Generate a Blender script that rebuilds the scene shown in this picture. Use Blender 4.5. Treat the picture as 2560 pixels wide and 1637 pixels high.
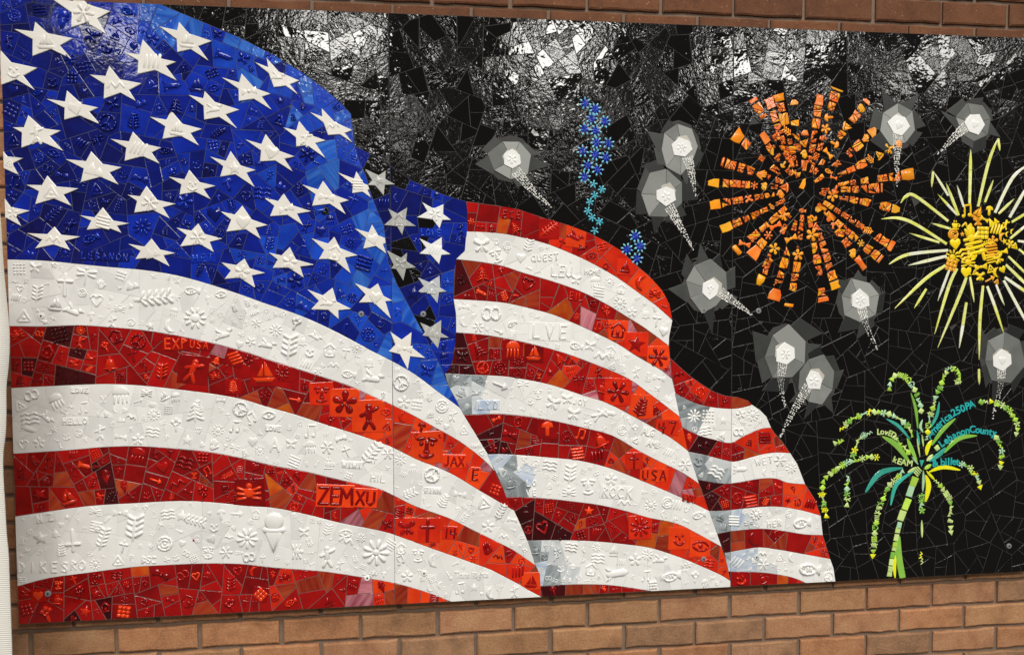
import bpy, math, random
import numpy as np
from mathutils import Matrix, Vector
for o in list(bpy.data.objects): bpy.data.objects.remove(o)
sc = bpy.context.scene
col = sc.collection
random.seed(11)
rnd = random.random
uni = random.uniform

# ------------------------------------------------------------------ camera
F_PX, IW, IH = 1858.84, 2560.0, 1637.0
CAM = (1.00577, -1.97106, 0.79755)
YAW, PITCH, ROLL = -0.11684, -0.03843, 0.00524
RC = (Matrix.Rotation(YAW, 3, 'Z') @ Matrix.Rotation(PITCH, 3, 'X') @ Matrix.Rotation(ROLL, 3, 'Y'))
cd = bpy.data.cameras.new('camera')
cam = bpy.data.objects.new('camera', cd); col.objects.link(cam)
cam.matrix_world = Matrix.Translation(CAM) @ (RC @ Matrix.Rotation(math.pi/2, 3, 'X')).to_4x4()
cd.sensor_width = 36.0; cd.lens = 36.0*F_PX/IW; cd.clip_end = 100; cd.clip_start = 0.05
sc.camera = cam

# ------------------------------------------------------------------ light
sc.view_settings.view_transform = 'Standard'; sc.view_settings.look = 'None'
sc.view_settings.exposure = 0.14; sc.view_settings.gamma = 1.0
w = bpy.data.worlds.new('World'); sc.world = w; w.use_nodes = True
w.node_tree.nodes['Background'].inputs[0].default_value = (1.0, 0.93, 0.84, 1)
w.node_tree.nodes['Background'].inputs[1].default_value = 0.13
def ceiling_or_fill_lamp(x, y, z, sx, sy, energy):
    l = bpy.data.lights.new('ceiling_or_fill_lamp', 'AREA'); l.shape = 'RECTANGLE'
    l.size = sx; l.size_y = sy; l.energy = energy; l.color = (1.0, 0.97, 0.915)
    o = bpy.data.objects.new('ceiling_or_fill_lamp', l); col.objects.link(o); o.location = (x, y, z)
for lx, pw in ((0.38, 54), (2.05, 54), (3.75, 54), (5.3, 36)):
    ceiling_or_fill_lamp(lx, -3.9, 2.75, 0.55, 1.1, pw)
ceiling_or_fill_lamp(-1.3, -3.9, 2.75, 0.35, 0.6, 10)
for lx in (0.7, 2.7):
    ceiling_or_fill_lamp(lx, -6.8, 2.75, 0.5, 0.5, 20)
ceiling_or_fill_lamp(1.4, -5.0, 6.4, 5.0, 2.6, 600)      # added soft fill, set high to stay out of the reflections

# ------------------------------------------------------------------ materials
def mat(name):
    m = bpy.data.materials.new(name); m.use_nodes = True
    nt = m.node_tree; p = nt.nodes['Principled BSDF']
    return m, nt, p
def N(nt, t, **kw):
    n = nt.nodes.new(t)
    for k, v in kw.items():
        if k.startswith('i_'):
            key = k[2:]; key = int(key) if key.isdigit() else key
            n.inputs[key].default_value = v
        else: setattr(n, k, v)
    return n
def rand_val(nt):
    oi = N(nt, 'ShaderNodeObjectInfo'); ge = N(nt, 'ShaderNodeNewGeometry')
    a = N(nt, 'ShaderNodeMath', operation='ADD'); nt.links.new(oi.outputs['Random'], a.inputs[0]); nt.links.new(ge.outputs['Random Per Island'], a.inputs[1])
    f = N(nt, 'ShaderNodeMath', operation='FRACT'); nt.links.new(a.outputs[0], f.inputs[0])
    return f.outputs[0], ge
def tile_coords(nt, r, ge):
    m1 = N(nt, 'ShaderNodeMath', operation='MULTIPLY', i_1=37.0); nt.links.new(r, m1.inputs[0])
    rot = N(nt, 'ShaderNodeVectorRotate', rotation_type='AXIS_ANGLE'); rot.inputs['Axis'].default_value = (0, 1, 0)
    nt.links.new(ge.outputs['Position'], rot.inputs['Vector']); nt.links.new(m1.outputs[0], rot.inputs['Angle'])
    ad = N(nt, 'ShaderNodeVectorMath', operation='ADD'); nt.links.new(rot.outputs[0], ad.inputs[0]); nt.links.new(m1.outputs[0], ad.inputs[1])
    return ad.outputs[0]
def maprange(nt, src, a, b, c, d):
    n = N(nt, 'ShaderNodeMapRange', i_1=a, i_2=b, i_3=c, i_4=d); nt.links.new(src, n.inputs[0]); return n.outputs[0]

def glaze(name, c1, c2=None, rough=0.12, var=0.25, bump=0.25, bscale=90, streak=False, spec=0.5):
    """glazed / stained glass tile: per tile tone, faint streaks, soft surface waviness"""
    m, nt, p = mat(name); c2 = c2 or c1
    r, ge = rand_val(nt); co = tile_coords(nt, r, ge)
    mp = N(nt, 'ShaderNodeMapping'); mp.inputs['Scale'].default_value = (8, 8, 70) if streak else (25, 25, 25)
    nt.links.new(co, mp.inputs[0])
    no = N(nt, 'ShaderNodeTexNoise', i_Scale=1.0, i_Detail=4.0); nt.links.new(mp.outputs[0], no.inputs['Vector'])
    fac = maprange(nt, no.outputs['Fac'], 0.36, 0.64, 0, 1)
    mx = N(nt, 'ShaderNodeMix', data_type='RGBA'); mx.inputs[6].default_value = (*c1, 1); mx.inputs[7].default_value = (*c2, 1)
    nt.links.new(fac, mx.inputs[0])
    hv = N(nt, 'ShaderNodeHueSaturation'); nt.links.new(mx.outputs[2], hv.inputs['Color'])
    nt.links.new(maprange(nt, r, 0, 1, 1-var, 1+var), hv.inputs['Value'])
    nt.links.new(hv.outputs[0], p.inputs['Base Color'])
    p.inputs['Roughness'].default_value = rough; p.inputs['Specular IOR Level'].default_value = spec
    nb = N(nt, 'ShaderNodeTexNoise', i_Scale=bscale, i_Detail=2.0); nt.links.new(co, nb.inputs['Vector'])
    bp = N(nt, 'ShaderNodeBump', i_Strength=bump, i_Distance=0.0022); nt.links.new(nb.outputs['Fac'], bp.inputs['Height'])
    nt.links.new(bp.outputs[0], p.inputs['Normal'])
    return m

def black_glass():
    """black stained glass: some sheets smooth, some hammered, some rippled"""
    m, nt, p = mat('black_glass'); r, ge = rand_val(nt); co = tile_coords(nt, r, ge)
    p.inputs['Base Color'].default_value = (0.0025, 0.0022, 0.002, 1); p.inputs['Specular IOR Level'].default_value = 0.42
    fine = N(nt, 'ShaderNodeTexNoise', i_Scale=130, i_Detail=2.5); nt.links.new(co, fine.inputs['Vector'])
    mp = N(nt, 'ShaderNodeMapping'); mp.inputs['Scale'].default_value = (35, 50, 110); nt.links.new(co, mp.inputs[0])
    rip = N(nt, 'ShaderNodeTexNoise', i_Scale=1.0, i_Detail=2.0, i_Distortion=1.2); nt.links.new(mp.outputs[0], rip.inputs['Vector'])
    s1 = N(nt, 'ShaderNodeMath', operation='MULTIPLY', i_1=13.7); nt.links.new(r, s1.inputs[0])
    f1 = N(nt, 'ShaderNodeMath', operation='FRACT'); nt.links.new(s1.outputs[0], f1.inputs[0])
    kind = f1.outputs[0]
    hv = maprange(nt, kind, 0.20, 0.50, 0.16, 0.95)       # hammered amount
    hv2 = maprange(nt, kind, 0.66, 0.74, 1.0, 0.35)
    mulh = N(nt, 'ShaderNodeMath', operation='MULTIPLY'); nt.links.new(hv, mulh.inputs[0]); nt.links.new(hv2, mulh.inputs[1])
    rp = maprange(nt, kind, 0.66, 0.78, 0.0, 1.0)
    b1 = N(nt, 'ShaderNodeBump', i_Distance=0.00058); nt.links.new(fine.outputs['Fac'], b1.inputs['Height']); nt.links.new(mulh.outputs[0], b1.inputs['Strength'])
    b2 = N(nt, 'ShaderNodeBump', i_Distance=0.0015); nt.links.new(rip.outputs['Fac'], b2.inputs['Height']); nt.links.new(rp, b2.inputs['Strength']); nt.links.new(b1.outputs[0], b2.inputs['Normal'])
    wv = N(nt, 'ShaderNodeTexNoise', i_Scale=45, i_Detail=2.0); nt.links.new(co, wv.inputs['Vector'])
    b3 = N(nt, 'ShaderNodeBump', i_Strength=1.0, i_Distance=0.0007); nt.links.new(wv.outputs['Fac'], b3.inputs['Height']); nt.links.new(b2.outputs[0], b3.inputs['Normal'])
    nt.links.new(b3.outputs[0], p.inputs['Normal'])
    rg = maprange(nt, mulh.outputs[0], 0.15, 0.9, 0.04, 0.12); nt.links.new(rg, p.inputs['Roughness'])
    return m

def grout(name, c, rough=0.85):
    m, nt, p = mat(name); ge = N(nt, 'ShaderNodeNewGeometry')
    no = N(nt, 'ShaderNodeTexNoise', i_Scale=60, i_Detail=5.0); nt.links.new(ge.outputs['Position'], no.inputs['Vector'])
    rp = N(nt, 'ShaderNodeMix', data_type='RGBA'); rp.inputs[6].default_value = (*[v*0.75 for v in c], 1); rp.inputs[7].default_value = (*[v*1.25 for v in c], 1)
    nt.links.new(no.outputs['Fac'], rp.inputs[0]); nt.links.new(rp.outputs[2], p.inputs['Base Color'])
    p.inputs['Roughness'].default_value = rough
    bp = N(nt, 'ShaderNodeBump', i_Strength=0.4, i_Distance=0.001); nt.links.new(no.outputs['Fac'], bp.inputs['Height']); nt.links.new(bp.outputs[0], p.inputs['Normal'])
    return m

def brick_mat(name, c1, c2, c3):
    m, nt, p = mat(name); r, ge = rand_val(nt)
    co = N(nt, 'ShaderNodeVectorMath', operation='ADD'); nt.links.new(ge.outputs['Position'], co.inputs[0])
    m1 = N(nt, 'ShaderNodeMath', operation='MULTIPLY', i_1=31.0); nt.links.new(r, m1.inputs[0]); nt.links.new(m1.outputs[0], co.inputs[1])
    n1 = N(nt, 'ShaderNodeTexNoise', i_Scale=14, i_Detail=6.0, i_Roughness=0.65); nt.links.new(co.outputs[0], n1.inputs['Vector'])
    n2 = N(nt, 'ShaderNodeTexNoise', i_Scale=220, i_Detail=4.0, i_Roughness=0.7); nt.links.new(co.outputs[0], n2.inputs['Vector'])
    cr = N(nt, 'ShaderNodeValToRGB'); e = cr.color_ramp.elements
    e[0].position = 0.32; e[0].color = (*c1, 1); e[1].position = 0.68; e[1].color = (*c3, 1)
    k = e.new(0.5); k.color = (*c2, 1)
    nt.links.new(n1.outputs['Fac'], cr.inputs[0])
    mx = N(nt, 'ShaderNodeMix', data_type='RGBA', blend_type='MULTIPLY'); mx.inputs[0].default_value = 0.7
    nt.links.new(cr.outputs[0], mx.inputs[6])
    gv = maprange(nt, n2.outputs['Fac'], 0.3, 0.7, 0.6, 1.2); nt.links.new(gv, mx.inputs[7])
    # a few pale lime specks and dark burn spots
    vo = N(nt, 'ShaderNodeTexVoronoi', i_Scale=55); nt.links.new(co.outputs[0], vo.inputs['Vector'])
    sp = maprange(nt, vo.outputs['Distance'], 0.05, 0.11, 1, 0)
    m2 = N(nt, 'ShaderNodeMix', data_type='RGBA'); m2.inputs[7].default_value = (0.5, 0.36, 0.24, 1)
    spm = N(nt, 'ShaderNodeMath', operation='MULTIPLY', i_1=0.55); nt.links.new(sp, spm.inputs[0]); nt.links.new(spm.outputs[0], m2.inputs[0])
    nt.links.new(mx.outputs[2], m2.inputs[6])
    hv = N(nt, 'ShaderNodeHueSaturation'); nt.links.new(m2.outputs[2], hv.inputs['Color'])
    nt.links.new(maprange(nt, r, 0, 1, 0.88, 1.12), hv.inputs['Value'])
    nt.links.new(hv.outputs[0], p.inputs['Base Color'])
    p.inputs['Roughness'].default_value = 0.88
    ad = N(nt, 'ShaderNodeMath', operation='ADD'); nt.links.new(n1.outputs['Fac'], ad.inputs[0]); nt.links.new(n2.outputs['Fac'], ad.inputs[1])
    bp = N(nt, 'ShaderNodeBump', i_Strength=0.6, i_Distance=0.003); nt.links.new(ad.outputs[0], bp.inputs['Height']); nt.links.new(bp.outputs[0], p.inputs['Normal'])
    return m

M = {}
M['white'] = glaze('white_glass', (0.78, 0.775, 0.75), (0.82, 0.815, 0.795), rough=0.16, var=0.05, bump=0.06)
M['offwhite'] = glaze('off_white_glass', (0.70, 0.70, 0.685), (0.76, 0.755, 0.74), rough=0.16, var=0.06, bump=0.06)
M['palegrey'] = glaze('pale_grey_glass', (0.50, 0.53, 0.54), (0.62, 0.64, 0.65), rough=0.14, var=0.12, bump=0.08, streak=True)
M['grey'] = glaze('grey_glass', (0.20, 0.23, 0.24), (0.38, 0.42, 0.44), rough=0.12, var=0.25, bump=0.1, streak=True)
M['greyblue'] = glaze('blue_grey_glass', (0.38, 0.46, 0.60), (0.62, 0.68, 0.74), rough=0.12, var=0.12, bump=0.1, streak=True)
M['star'] = glaze('star_porcelain', (0.75, 0.72, 0.66), (0.80, 0.775, 0.72), rough=0.2, var=0.04, bump=0.06)
M['starwhite'] = glaze('white_star_porcelain', (0.82, 0.82, 0.80), rough=0.2, var=0.04, bump=0.06)
M['stargrey'] = glaze('grey_star_porcelain', (0.33, 0.34, 0.32), (0.50, 0.50, 0.48), rough=0.15, var=0.12, bump=0.08, streak=True)
M['navy'] = glaze('navy_glass', (0.002, 0.004, 0.075), (0.003, 0.007, 0.12), rough=0.09, var=0.3, bump=0.13)
M['deepblue'] = glaze('deep_blue_glass', (0.0015, 0.007, 0.14), (0.002, 0.010, 0.20), rough=0.09, var=0.25, bump=0.13)
M['royal'] = glaze('royal_blue_glass', (0.002, 0.014, 0.26), (0.004, 0.026, 0.36), rough=0.09, var=0.18, bump=0.13)
M['cobalt'] = glaze('cobalt_blue_glass', (0.004, 0.036, 0.38), (0.008, 0.06, 0.48), rough=0.1, var=0.15, bump=0.13)
M['skyblue'] = glaze('sky_blue_streaky_glass', (0.006, 0.062, 0.42), (0.036, 0.15, 0.56), rough=0.1, var=0.15, streak=True)
M['maroon'] = glaze('maroon_glass', (0.035, 0.0005, 0.002), (0.06, 0.001, 0.003), rough=0.09, var=0.3)
M['deepred'] = glaze('deep_red_glass', (0.20, 0.0009, 0.0015), (0.29, 0.0016, 0.0018), rough=0.1, var=0.25)
M['red'] = glaze('red_glass', (0.31, 0.002, 0.002), (0.40, 0.005, 0.003), rough=0.1, var=0.18)
M['orangered'] = glaze('orange_red_glass', (0.55, 0.014, 0.003), (0.66, 0.026, 0.004), rough=0.12, var=0.15)
M['vermilion'] = glaze('vermilion_glass', (0.70, 0.038, 0.004), (0.80, 0.056, 0.006), rough=0.14, var=0.12)
M['brown'] = glaze('streaky_red_brown_glass', (0.26, 0.012, 0.005), (0.34, 0.05, 0.014), rough=0.1, var=0.25, streak=True)
M['amber'] = glaze('amber_glass', (0.42, 0.035, 0.004), (0.50, 0.10, 0.006), rough=0.1, var=0.2)
M['pink'] = glaze('streaky_pink_glass', (0.30, 0.05, 0.08), (0.52, 0.19, 0.22), rough=0.1, var=0.2, streak=True)
M['black'] = black_glass()
M['halodark'] = glaze('dark_grey_tile', (0.040, 0.043, 0.041), (0.05, 0.053, 0.05), spec=0.25, rough=0.35, var=0.3, bump=0.04)
M['halo'] = glaze('mid_grey_tile', (0.17, 0.178, 0.17), (0.20, 0.207, 0.197), spec=0.25, rough=0.35, var=0.30, bump=0.04)
M['halodim'] = glaze('charcoal_tile', (0.022, 0.024, 0.023), spec=0.3, rough=0.3, var=0.3, bump=0.04)
M['halolight'] = glaze('light_grey_tile', (0.27, 0.28, 0.265), spec=0.25, rough=0.35, var=0.2, bump=0.04)
M['cream'] = glaze('cream_tile', (0.50, 0.48, 0.42), rough=0.3, var=0.12, bump=0.04)
M['bead'] = glaze('white_bead', (0.80, 0.79, 0.75), rough=0.25, var=0.08, bump=0.05)
M['orange'] = glaze('orange_glaze', (0.88, 0.24, 0.007), (0.93, 0.37, 0.02), rough=0.16, var=0.16)
M['tangerine'] = glaze('tangerine_glaze', (0.84, 0.13, 0.010), (0.90, 0.26, 0.04), rough=0.16, var=0.2)
M['gold'] = glaze('gold_glaze', (0.84, 0.55, 0.006), (0.88, 0.66, 0.010), rough=0.25, var=0.12)
M['goldorange'] = glaze('golden_orange_glaze', (0.82, 0.33, 0.01), (0.85, 0.42, 0.01), rough=0.25, var=0.12)
M['lemon'] = glaze('lemon_glass', (0.72, 0.74, 0.12), (0.82, 0.84, 0.36), rough=0.15, var=0.08, streak=True)
M['pale'] = glaze('pale_yellow_glass', (0.80, 0.82, 0.50), (0.82, 0.82, 0.72), rough=0.15, var=0.06)
M['lime'] = glaze('lime_glaze', (0.36, 0.62, 0.05), (0.48, 0.72, 0.09), rough=0.2, var=0.2)
M['palelime'] = glaze('pale_lime_glaze', (0.50, 0.68, 0.20), (0.60, 0.75, 0.28), rough=0.2, var=0.15)
M['leaf'] = glaze('leaf_green_glass', (0.19, 0.46, 0.055), (0.26, 0.52, 0.075), rough=0.12, var=0.12)
M['teal'] = glaze('teal_glass', (0.035, 0.34, 0.26), (0.06, 0.44, 0.35), rough=0.12, var=0.15)
M['mint'] = glaze('mint_glass', (0.35, 0.62, 0.36), (0.45, 0.70, 0.45), rough=0.15, var=0.12)
M['yellow'] = glaze('yellow_glass', (0.78, 0.78, 0.01), (0.84, 0.82, 0.02), rough=0.12, var=0.08)
M['turquoise'] = glaze('turquoise_enamel', (0.02, 0.38, 0.38), (0.03, 0.46, 0.45), rough=0.2, var=0.05)
M['flower'] = glaze('ultramarine_enamel', (0.010, 0.035, 0.42), (0.02, 0.07, 0.52), rough=0.12, var=0.15)
M['petaltip'] = glaze('ice_blue_enamel', (0.14, 0.48, 0.72), (0.28, 0.68, 0.78), rough=0.15, var=0.1)
M['cyan'] = glaze('cyan_enamel', (0.07, 0.46, 0.62), (0.16, 0.60, 0.72), rough=0.12, var=0.15)
M['g_black'] = grout('charcoal_grout', (0.044, 0.041, 0.039))
M['g_red'] = grout('grey_red_grout', (0.17, 0.085, 0.075))
M['g_blue'] = grout('blue_grey_grout', (0.045, 0.055, 0.12))
M['g_white'] = grout('white_grout', (0.70, 0.695, 0.67))
M['board'] = grout('dark_edge_board', (0.02, 0.018, 0.016), 0.7)
M['mortar'] = grout('brown_grey_mortar', (0.19, 0.13, 0.092), 0.95)
M['steel'] = glaze('dull_steel', (0.20, 0.21, 0.22), rough=0.35, var=0.1)
M['recess'] = glaze('screw_recess', (0.008, 0.008, 0.008), rough=0.6, var=0.0)
BR = [brick_mat('tan_brick', (0.27, 0.132, 0.060), (0.40, 0.20, 0.092), (0.46, 0.25, 0.122)),
      brick_mat('orange_brick', (0.29, 0.125, 0.055), (0.42, 0.19, 0.085), (0.46, 0.23, 0.115)),
      brick_mat('olive_brown_brick', (0.22, 0.118, 0.060), (0.33, 0.172, 0.088), (0.40, 0.215, 0.112)),
      brick_mat('rosy_brick', (0.28, 0.125, 0.060), (0.40, 0.19, 0.092), (0.45, 0.24, 0.12)),
      brick_mat('dimmed_red_brown_brick', (0.115, 0.041, 0.016), (0.16, 0.058, 0.022), (0.185, 0.072, 0.030))]

# ------------------------------------------------------------------ plane mapping (photo point -> metres on the mural face)
TF = 0.030                       # mural face stands this far off the wall
MW, MH = 2.7525, 1.524           # mural: three panels wide
SEAM = (0.0, 0.9215, 1.8375, MW)
def P(x, y):
    d = RC @ Vector(((x-IW/2)/F_PX, 1.0, (IH/2-y)/F_PX))
    t = (-TF-CAM[1])/d.y
    return (CAM[0]+t*d.x, CAM[2]+t*d.z)
def Z(ox, oy, s=3.648):
    return lambda pts: [P(ox+x/s, oy+y/s) for x, y in pts]
def PP(pts): return [P(x, y) for x, y in pts]

# ------------------------------------------------------------------ 2D polygon helpers
def area(p):
    return 0.5*sum(p[i][0]*p[(i+1) % len(p)][1]-p[(i+1) % len(p)][0]*p[i][1] for i in range(len(p)))
def ccw(p): return p if area(p) > 0 else p[::-1]
def centroid(p):
    a = area(p)
    if abs(a) < 1e-12: return (sum(q[0] for q in p)/len(p), sum(q[1] for q in p)/len(p))
    cx = cy = 0
    for i in range(len(p)):
        x0, y0 = p[i]; x1, y1 = p[(i+1) % len(p)]; k = x0*y1-x1*y0
        cx += (x0+x1)*k; cy += (y0+y1)*k
    return (cx/(6*a), cy/(6*a))
def half(p, a, b, c):            # keep a*x+b*y <= c
    out = []
    n = len(p)
    for i in range(n):
        q, r = p[i], p[(i+1) % n]
        dq = a*q[0]+b*q[1]-c; dr = a*r[0]+b*r[1]-c
        if dq <= 0: out.append(q)
        if (dq < 0 < dr) or (dr < 0 < dq):
            t = dq/(dq-dr); out.append((q[0]+t*(r[0]-q[0]), q[1]+t*(r[1]-q[1])))
    return out
def clean(p, eps=0.0012):
    out = []
    for q in p:
        if not out or math.hypot(q[0]-out[-1][0], q[1]-out[-1][1]) > eps: out.append(q)
    while len(out) > 2 and math.hypot(out[0][0]-out[-1][0], out[0][1]-out[-1][1]) <= eps: out.pop()
    ch = True
    while ch and len(out) > 3:
        ch = False
        for i in range(len(out)):
            a, b, c = out[i-1], out[i], out[(i+1) % len(out)]
            cr = abs((b[0]-a[0])*(c[1]-b[1])-(b[1]-a[1])*(c[0]-b[0]))
            if cr < 2e-7: out.pop(i); ch = True; break
    return out
def inset(p, d):
    n = len(p); out = []
    for i in range(n):
        a, b, c = p[i-1], p[i], p[(i+1) % n]
        e1 = (b[0]-a[0], b[1]-a[1]); e2 = (c[0]-b[0], c[1]-b[1])
        l1 = math.hypot(*e1) or 1e-9; l2 = math.hypot(*e2) or 1e-9
        n1 = (-e1[1]/l1, e1[0]/l1); n2 = (-e2[1]/l2, e2[0]/l2)
        k = 1+n1[0]*n2[0]+n1[1]*n2[1]
        k = max(k, 0.35)
        out.append((b[0]+d*(n1[0]+n2[0])/k, b[1]+d*(n1[1]+n2[1])/k))
    return out
def inside(pt, poly):
    x, y = pt; r = False; n = len(poly); j = n-1
    for i in range(n):
        xi, yi = poly[i]; xj, yj = poly[j]
        if (yi > y) != (yj > y) and x < (xj-xi)*(y-yi)/(yj-yi)+xi: r = not r
        j = i
    return r
def clip_mural(p):
    for a, b, c in ((-1, 0, 0), (1, 0, MW), (0, -1, 0), (0, 1, MH)): p = half(p, a, b, c) if p else p
    return p
def smooth_line(pts, k=3):       # Catmull-Rom through traced points
    out = []
    for i in range(len(pts)-1):
        p0 = pts[max(i-1, 0)]; p1 = pts[i]; p2 = pts[i+1]; p3 = pts[min(i+2, len(pts)-1)]
        for j in range(k):
            t = j/k
            out.append(tuple(0.5*((2*p1[m])+(-p0[m]+p2[m])*t+(2*p0[m]-5*p1[m]+4*p2[m]-p3[m])*t*t+(-p0[m]+3*p1[m]-3*p2[m]+p3[m])*t**3) for m in (0, 1)))
    out.append(pts[-1]); return out

# ------------------------------------------------------------------ mesh builder
class MB:
    def __init__(s): s.v = []; s.f = []; s.sm = []; s.mi = []
    def rings(s, rings, cap=True, smooth=False, mi=0):
        """rings: list of lists of (x, z, w); w = height off the wall"""
        n = len(rings[0]); b = len(s.v)
        for r in rings:
            for (x, z, h) in r: s.v.append((x, -h, z))
        for k in range(len(rings)-1):
            for i in range(n):
                j = (i+1) % n
                s.f.append((b+k*n+i, b+k*n+j, b+(k+1)*n+j, b+(k+1)*n+i)); s.sm.append(smooth); s.mi.append(mi)
        if cap:
            s.f.append(tuple(b+(len(rings)-1)*n+i for i in range(n))); s.sm.append(smooth); s.mi.append(mi)
    def tile(s, poly, w0, h, bev, tilt=(0, 0), smooth=False, mi=0):
        """a slab with eased edges standing on height w0"""
        cx, cy = centroid(poly)
        def hh(x, y): return tilt[0]*(x-cx)+tilt[1]*(y-cy)
        q = inset(poly, bev)
        if area(q) < area(poly)*0.15: q = [(cx+(x-cx)*0.6, cy+(y-cy)*0.6) for x, y in poly]
        s.rings([[(x, y, w0) for x, y in poly], [(x, y, w0+h-bev*0.6+hh(x, y)) for x, y in poly], [(x, y, w0+h+hh(x, y)) for x, y in q]], smooth=smooth, mi=mi)
    def dome(s, poly, w0, h, b, mi=0):
        cx, cy = centroid(poly)
        q1 = inset(poly, b*0.35); q2 = inset(poly, b)
        if area(q2) < area(poly)*0.04:
            q1 = [(cx+(x-cx)*0.72, cy+(y-cy)*0.72) for x, y in poly]; q2 = [(cx+(x-cx)*0.3, cy+(y-cy)*0.3) for x, y in poly]
        s.rings([[(x, y, w0) for x, y in poly], [(x, y, w0+h*0.7) for x, y in q1], [(x, y, w0+h) for x, y in q2]], smooth=True, mi=mi)
    def mesh(s, name):
        me = bpy.data.meshes.new(name); me.from_pydata(s.v, [], s.f)
        me.polygons.foreach_set('use_smooth', s.sm); me.polygons.foreach_set('material_index', s.mi); me.update(); return me

ROOT = (MW/2, 0.0, 0.0)
def obj(name, me, parent=None, m=None, loc=(0, 0, 0)):
    o = bpy.data.objects.new(name, me); col.objects.link(o); o.parent = parent; o.location = loc
    if m is not None:
        if me and not me.materials: me.materials.append(m)
        elif me: o.material_slots[0].link = 'OBJECT'; o.material_slots[0].material = m
    return o
def tag(o, label, cat, group=None, kind=None):
    o['label'] = label; o['category'] = cat
    if group: o['group'] = group
    if kind: o['kind'] = kind

# ================================================================== brick wall
BP, BC, JT = 0.20433, 0.0694, 0.0098      # brick pitch, course height, joint
X0, ZTOP = 0.01165, -0.0385               # joint line and top of the first full course under the mural
wm = MB()
def box(mb, x0, x1, w0, w1, z0, z1):
    b = len(mb.v)
    for (x, z) in ((x0, z0), (x1, z0), (x1, z1), (x0, z1)):
        mb.v.append((x, -w0, z)); mb.v.append((x, -w1, z))
    for f in ((1, 3, 5, 7), (0, 6, 4, 2), (0, 2, 3, 1), (2, 4, 5, 3), (4, 6, 7, 5), (6, 0, 1, 7)):
        mb.f.append(tuple(b+i for i in f)); mb.sm.append(False); mb.mi.append(0)
box(wm, -1.3, 4.3, -0.11, -0.0085, -0.95, 2.35)
wall = obj('brick_wall', wm.mesh('brick_wall'), None, M['mortar'])
tag(wall, 'tan and orange brick wall with deeply raked mortar joints behind the mosaic', 'wall', kind='structure')
brick_var = []
for k in range(10):
    random.seed(100+k)
    mb = MB(); L = BP-JT; Hh = BC-JT*0.95
    nx = 7
    out = [(L*i/nx-L/2, -Hh/2+uni(-.0019, .0019)) for i in range(nx)]+[(L/2+uni(-.001, .001), -Hh/2), (L/2+uni(-.0015, .001), 0)]+[(L/2-L*i/nx, Hh/2+uni(-.0019, .0019)) for i in range(nx)]+[(-L/2, Hh/2), (-L/2+uni(-.001, .0015), 0)]
    out = ccw(clean(out)); q = inset(out, 0.0042)
    mb.rings([[(x, y, -0.05) for x, y in out], [(x, y, -0.0025+uni(-.0006, .0004)) for x, y in out], [(x, y, uni(-.0006, .0006)) for x, y in q]], smooth=False)
    brick_var.append(mb.mesh('brick'))
random.seed(5); FV = []; FF = []; FM = []
for c in range(-34, 14):
    zc = ZTOP-BC*c-(BC-JT)/2
    if zc < -0.90 or zc > 2.3: continue
    off = X0 + (BP/2 if c % 2 else 0)
    for i in range(-7, 22):
        xc = off+BP*(i+0.5)
        if xc < -1.2 or xc > 4.15: continue
        hidden = (xc-BP/2 > 0.03 and xc+BP/2 < MW-0.03 and zc-BC/2 > 0.035 and zc+BC/2 < MH-0.035)
        if hidden: continue
        far = not (-0.32 < xc < 3.05 and -0.42 < zc < 1.80)
        me = random.choice(brick_var)
        if zc > 1.45: bm = BR[4]  # redder brick on the top courses, dim light there mixed into its colour
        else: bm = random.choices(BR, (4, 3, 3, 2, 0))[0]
        if far:                   # courses beyond the frame, joined
            b0 = len(FV); ox, oy, oz = xc+uni(-.0015, .0015), uni(-.0015, .0015), zc+uni(-.001, .001)
            FV.extend((v.co.x+ox, v.co.y+oy, v.co.z+oz) for v in me.vertices)
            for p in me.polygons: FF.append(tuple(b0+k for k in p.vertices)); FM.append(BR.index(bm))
            continue
        if not me.materials: me.materials.append(BR[0])
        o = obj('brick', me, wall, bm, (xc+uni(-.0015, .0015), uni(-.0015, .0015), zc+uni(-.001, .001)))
        o.rotation_euler = (uni(-.006, .006), uni(-.004, .004), uni(-.006, .006))

me = bpy.data.meshes.new('outlying_bricks'); me.from_pydata(FV, [], FF)
for b in BR: me.materials.append(b)
me.polygons.foreach_set('material_index', FM); me.update()
o = obj('outlying_bricks', me, wall); o['kind'] = 'stuff'

# ================================================================== the mural
mural = bpy.data.objects.new('mosaic_mural', None); col.objects.link(mural); mural.location = ROOT
mural.empty_display_size = 0.2
tag(mural, 'glass mosaic mural of a waving American flag and fireworks against a black sky', 'mosaic')
OFF = (-ROOT[0], -ROOT[1], -ROOT[2])
def part(name, me, m): return obj(name, me, mural, m, OFF)
def sub(name, me, par, m, loc=(0, 0, 0)): return obj(name, me, par, m, loc)

for k in range(3):
    mb = MB(); box(mb, SEAM[k]+0.0008, SEAM[k+1]-0.0008, 0.0012, 0.0215, 0.0, MH)
    part('backing_panel', mb.mesh('backing_panel'), M['board'])

W_G0, W_G1 = 0.0218, 0.0292       # grout bed
W_T0, TH = 0.0255, 0.0045         # tile
W_O0 = 0.0298                     # pieces laid over (stars, sparks)

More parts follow.
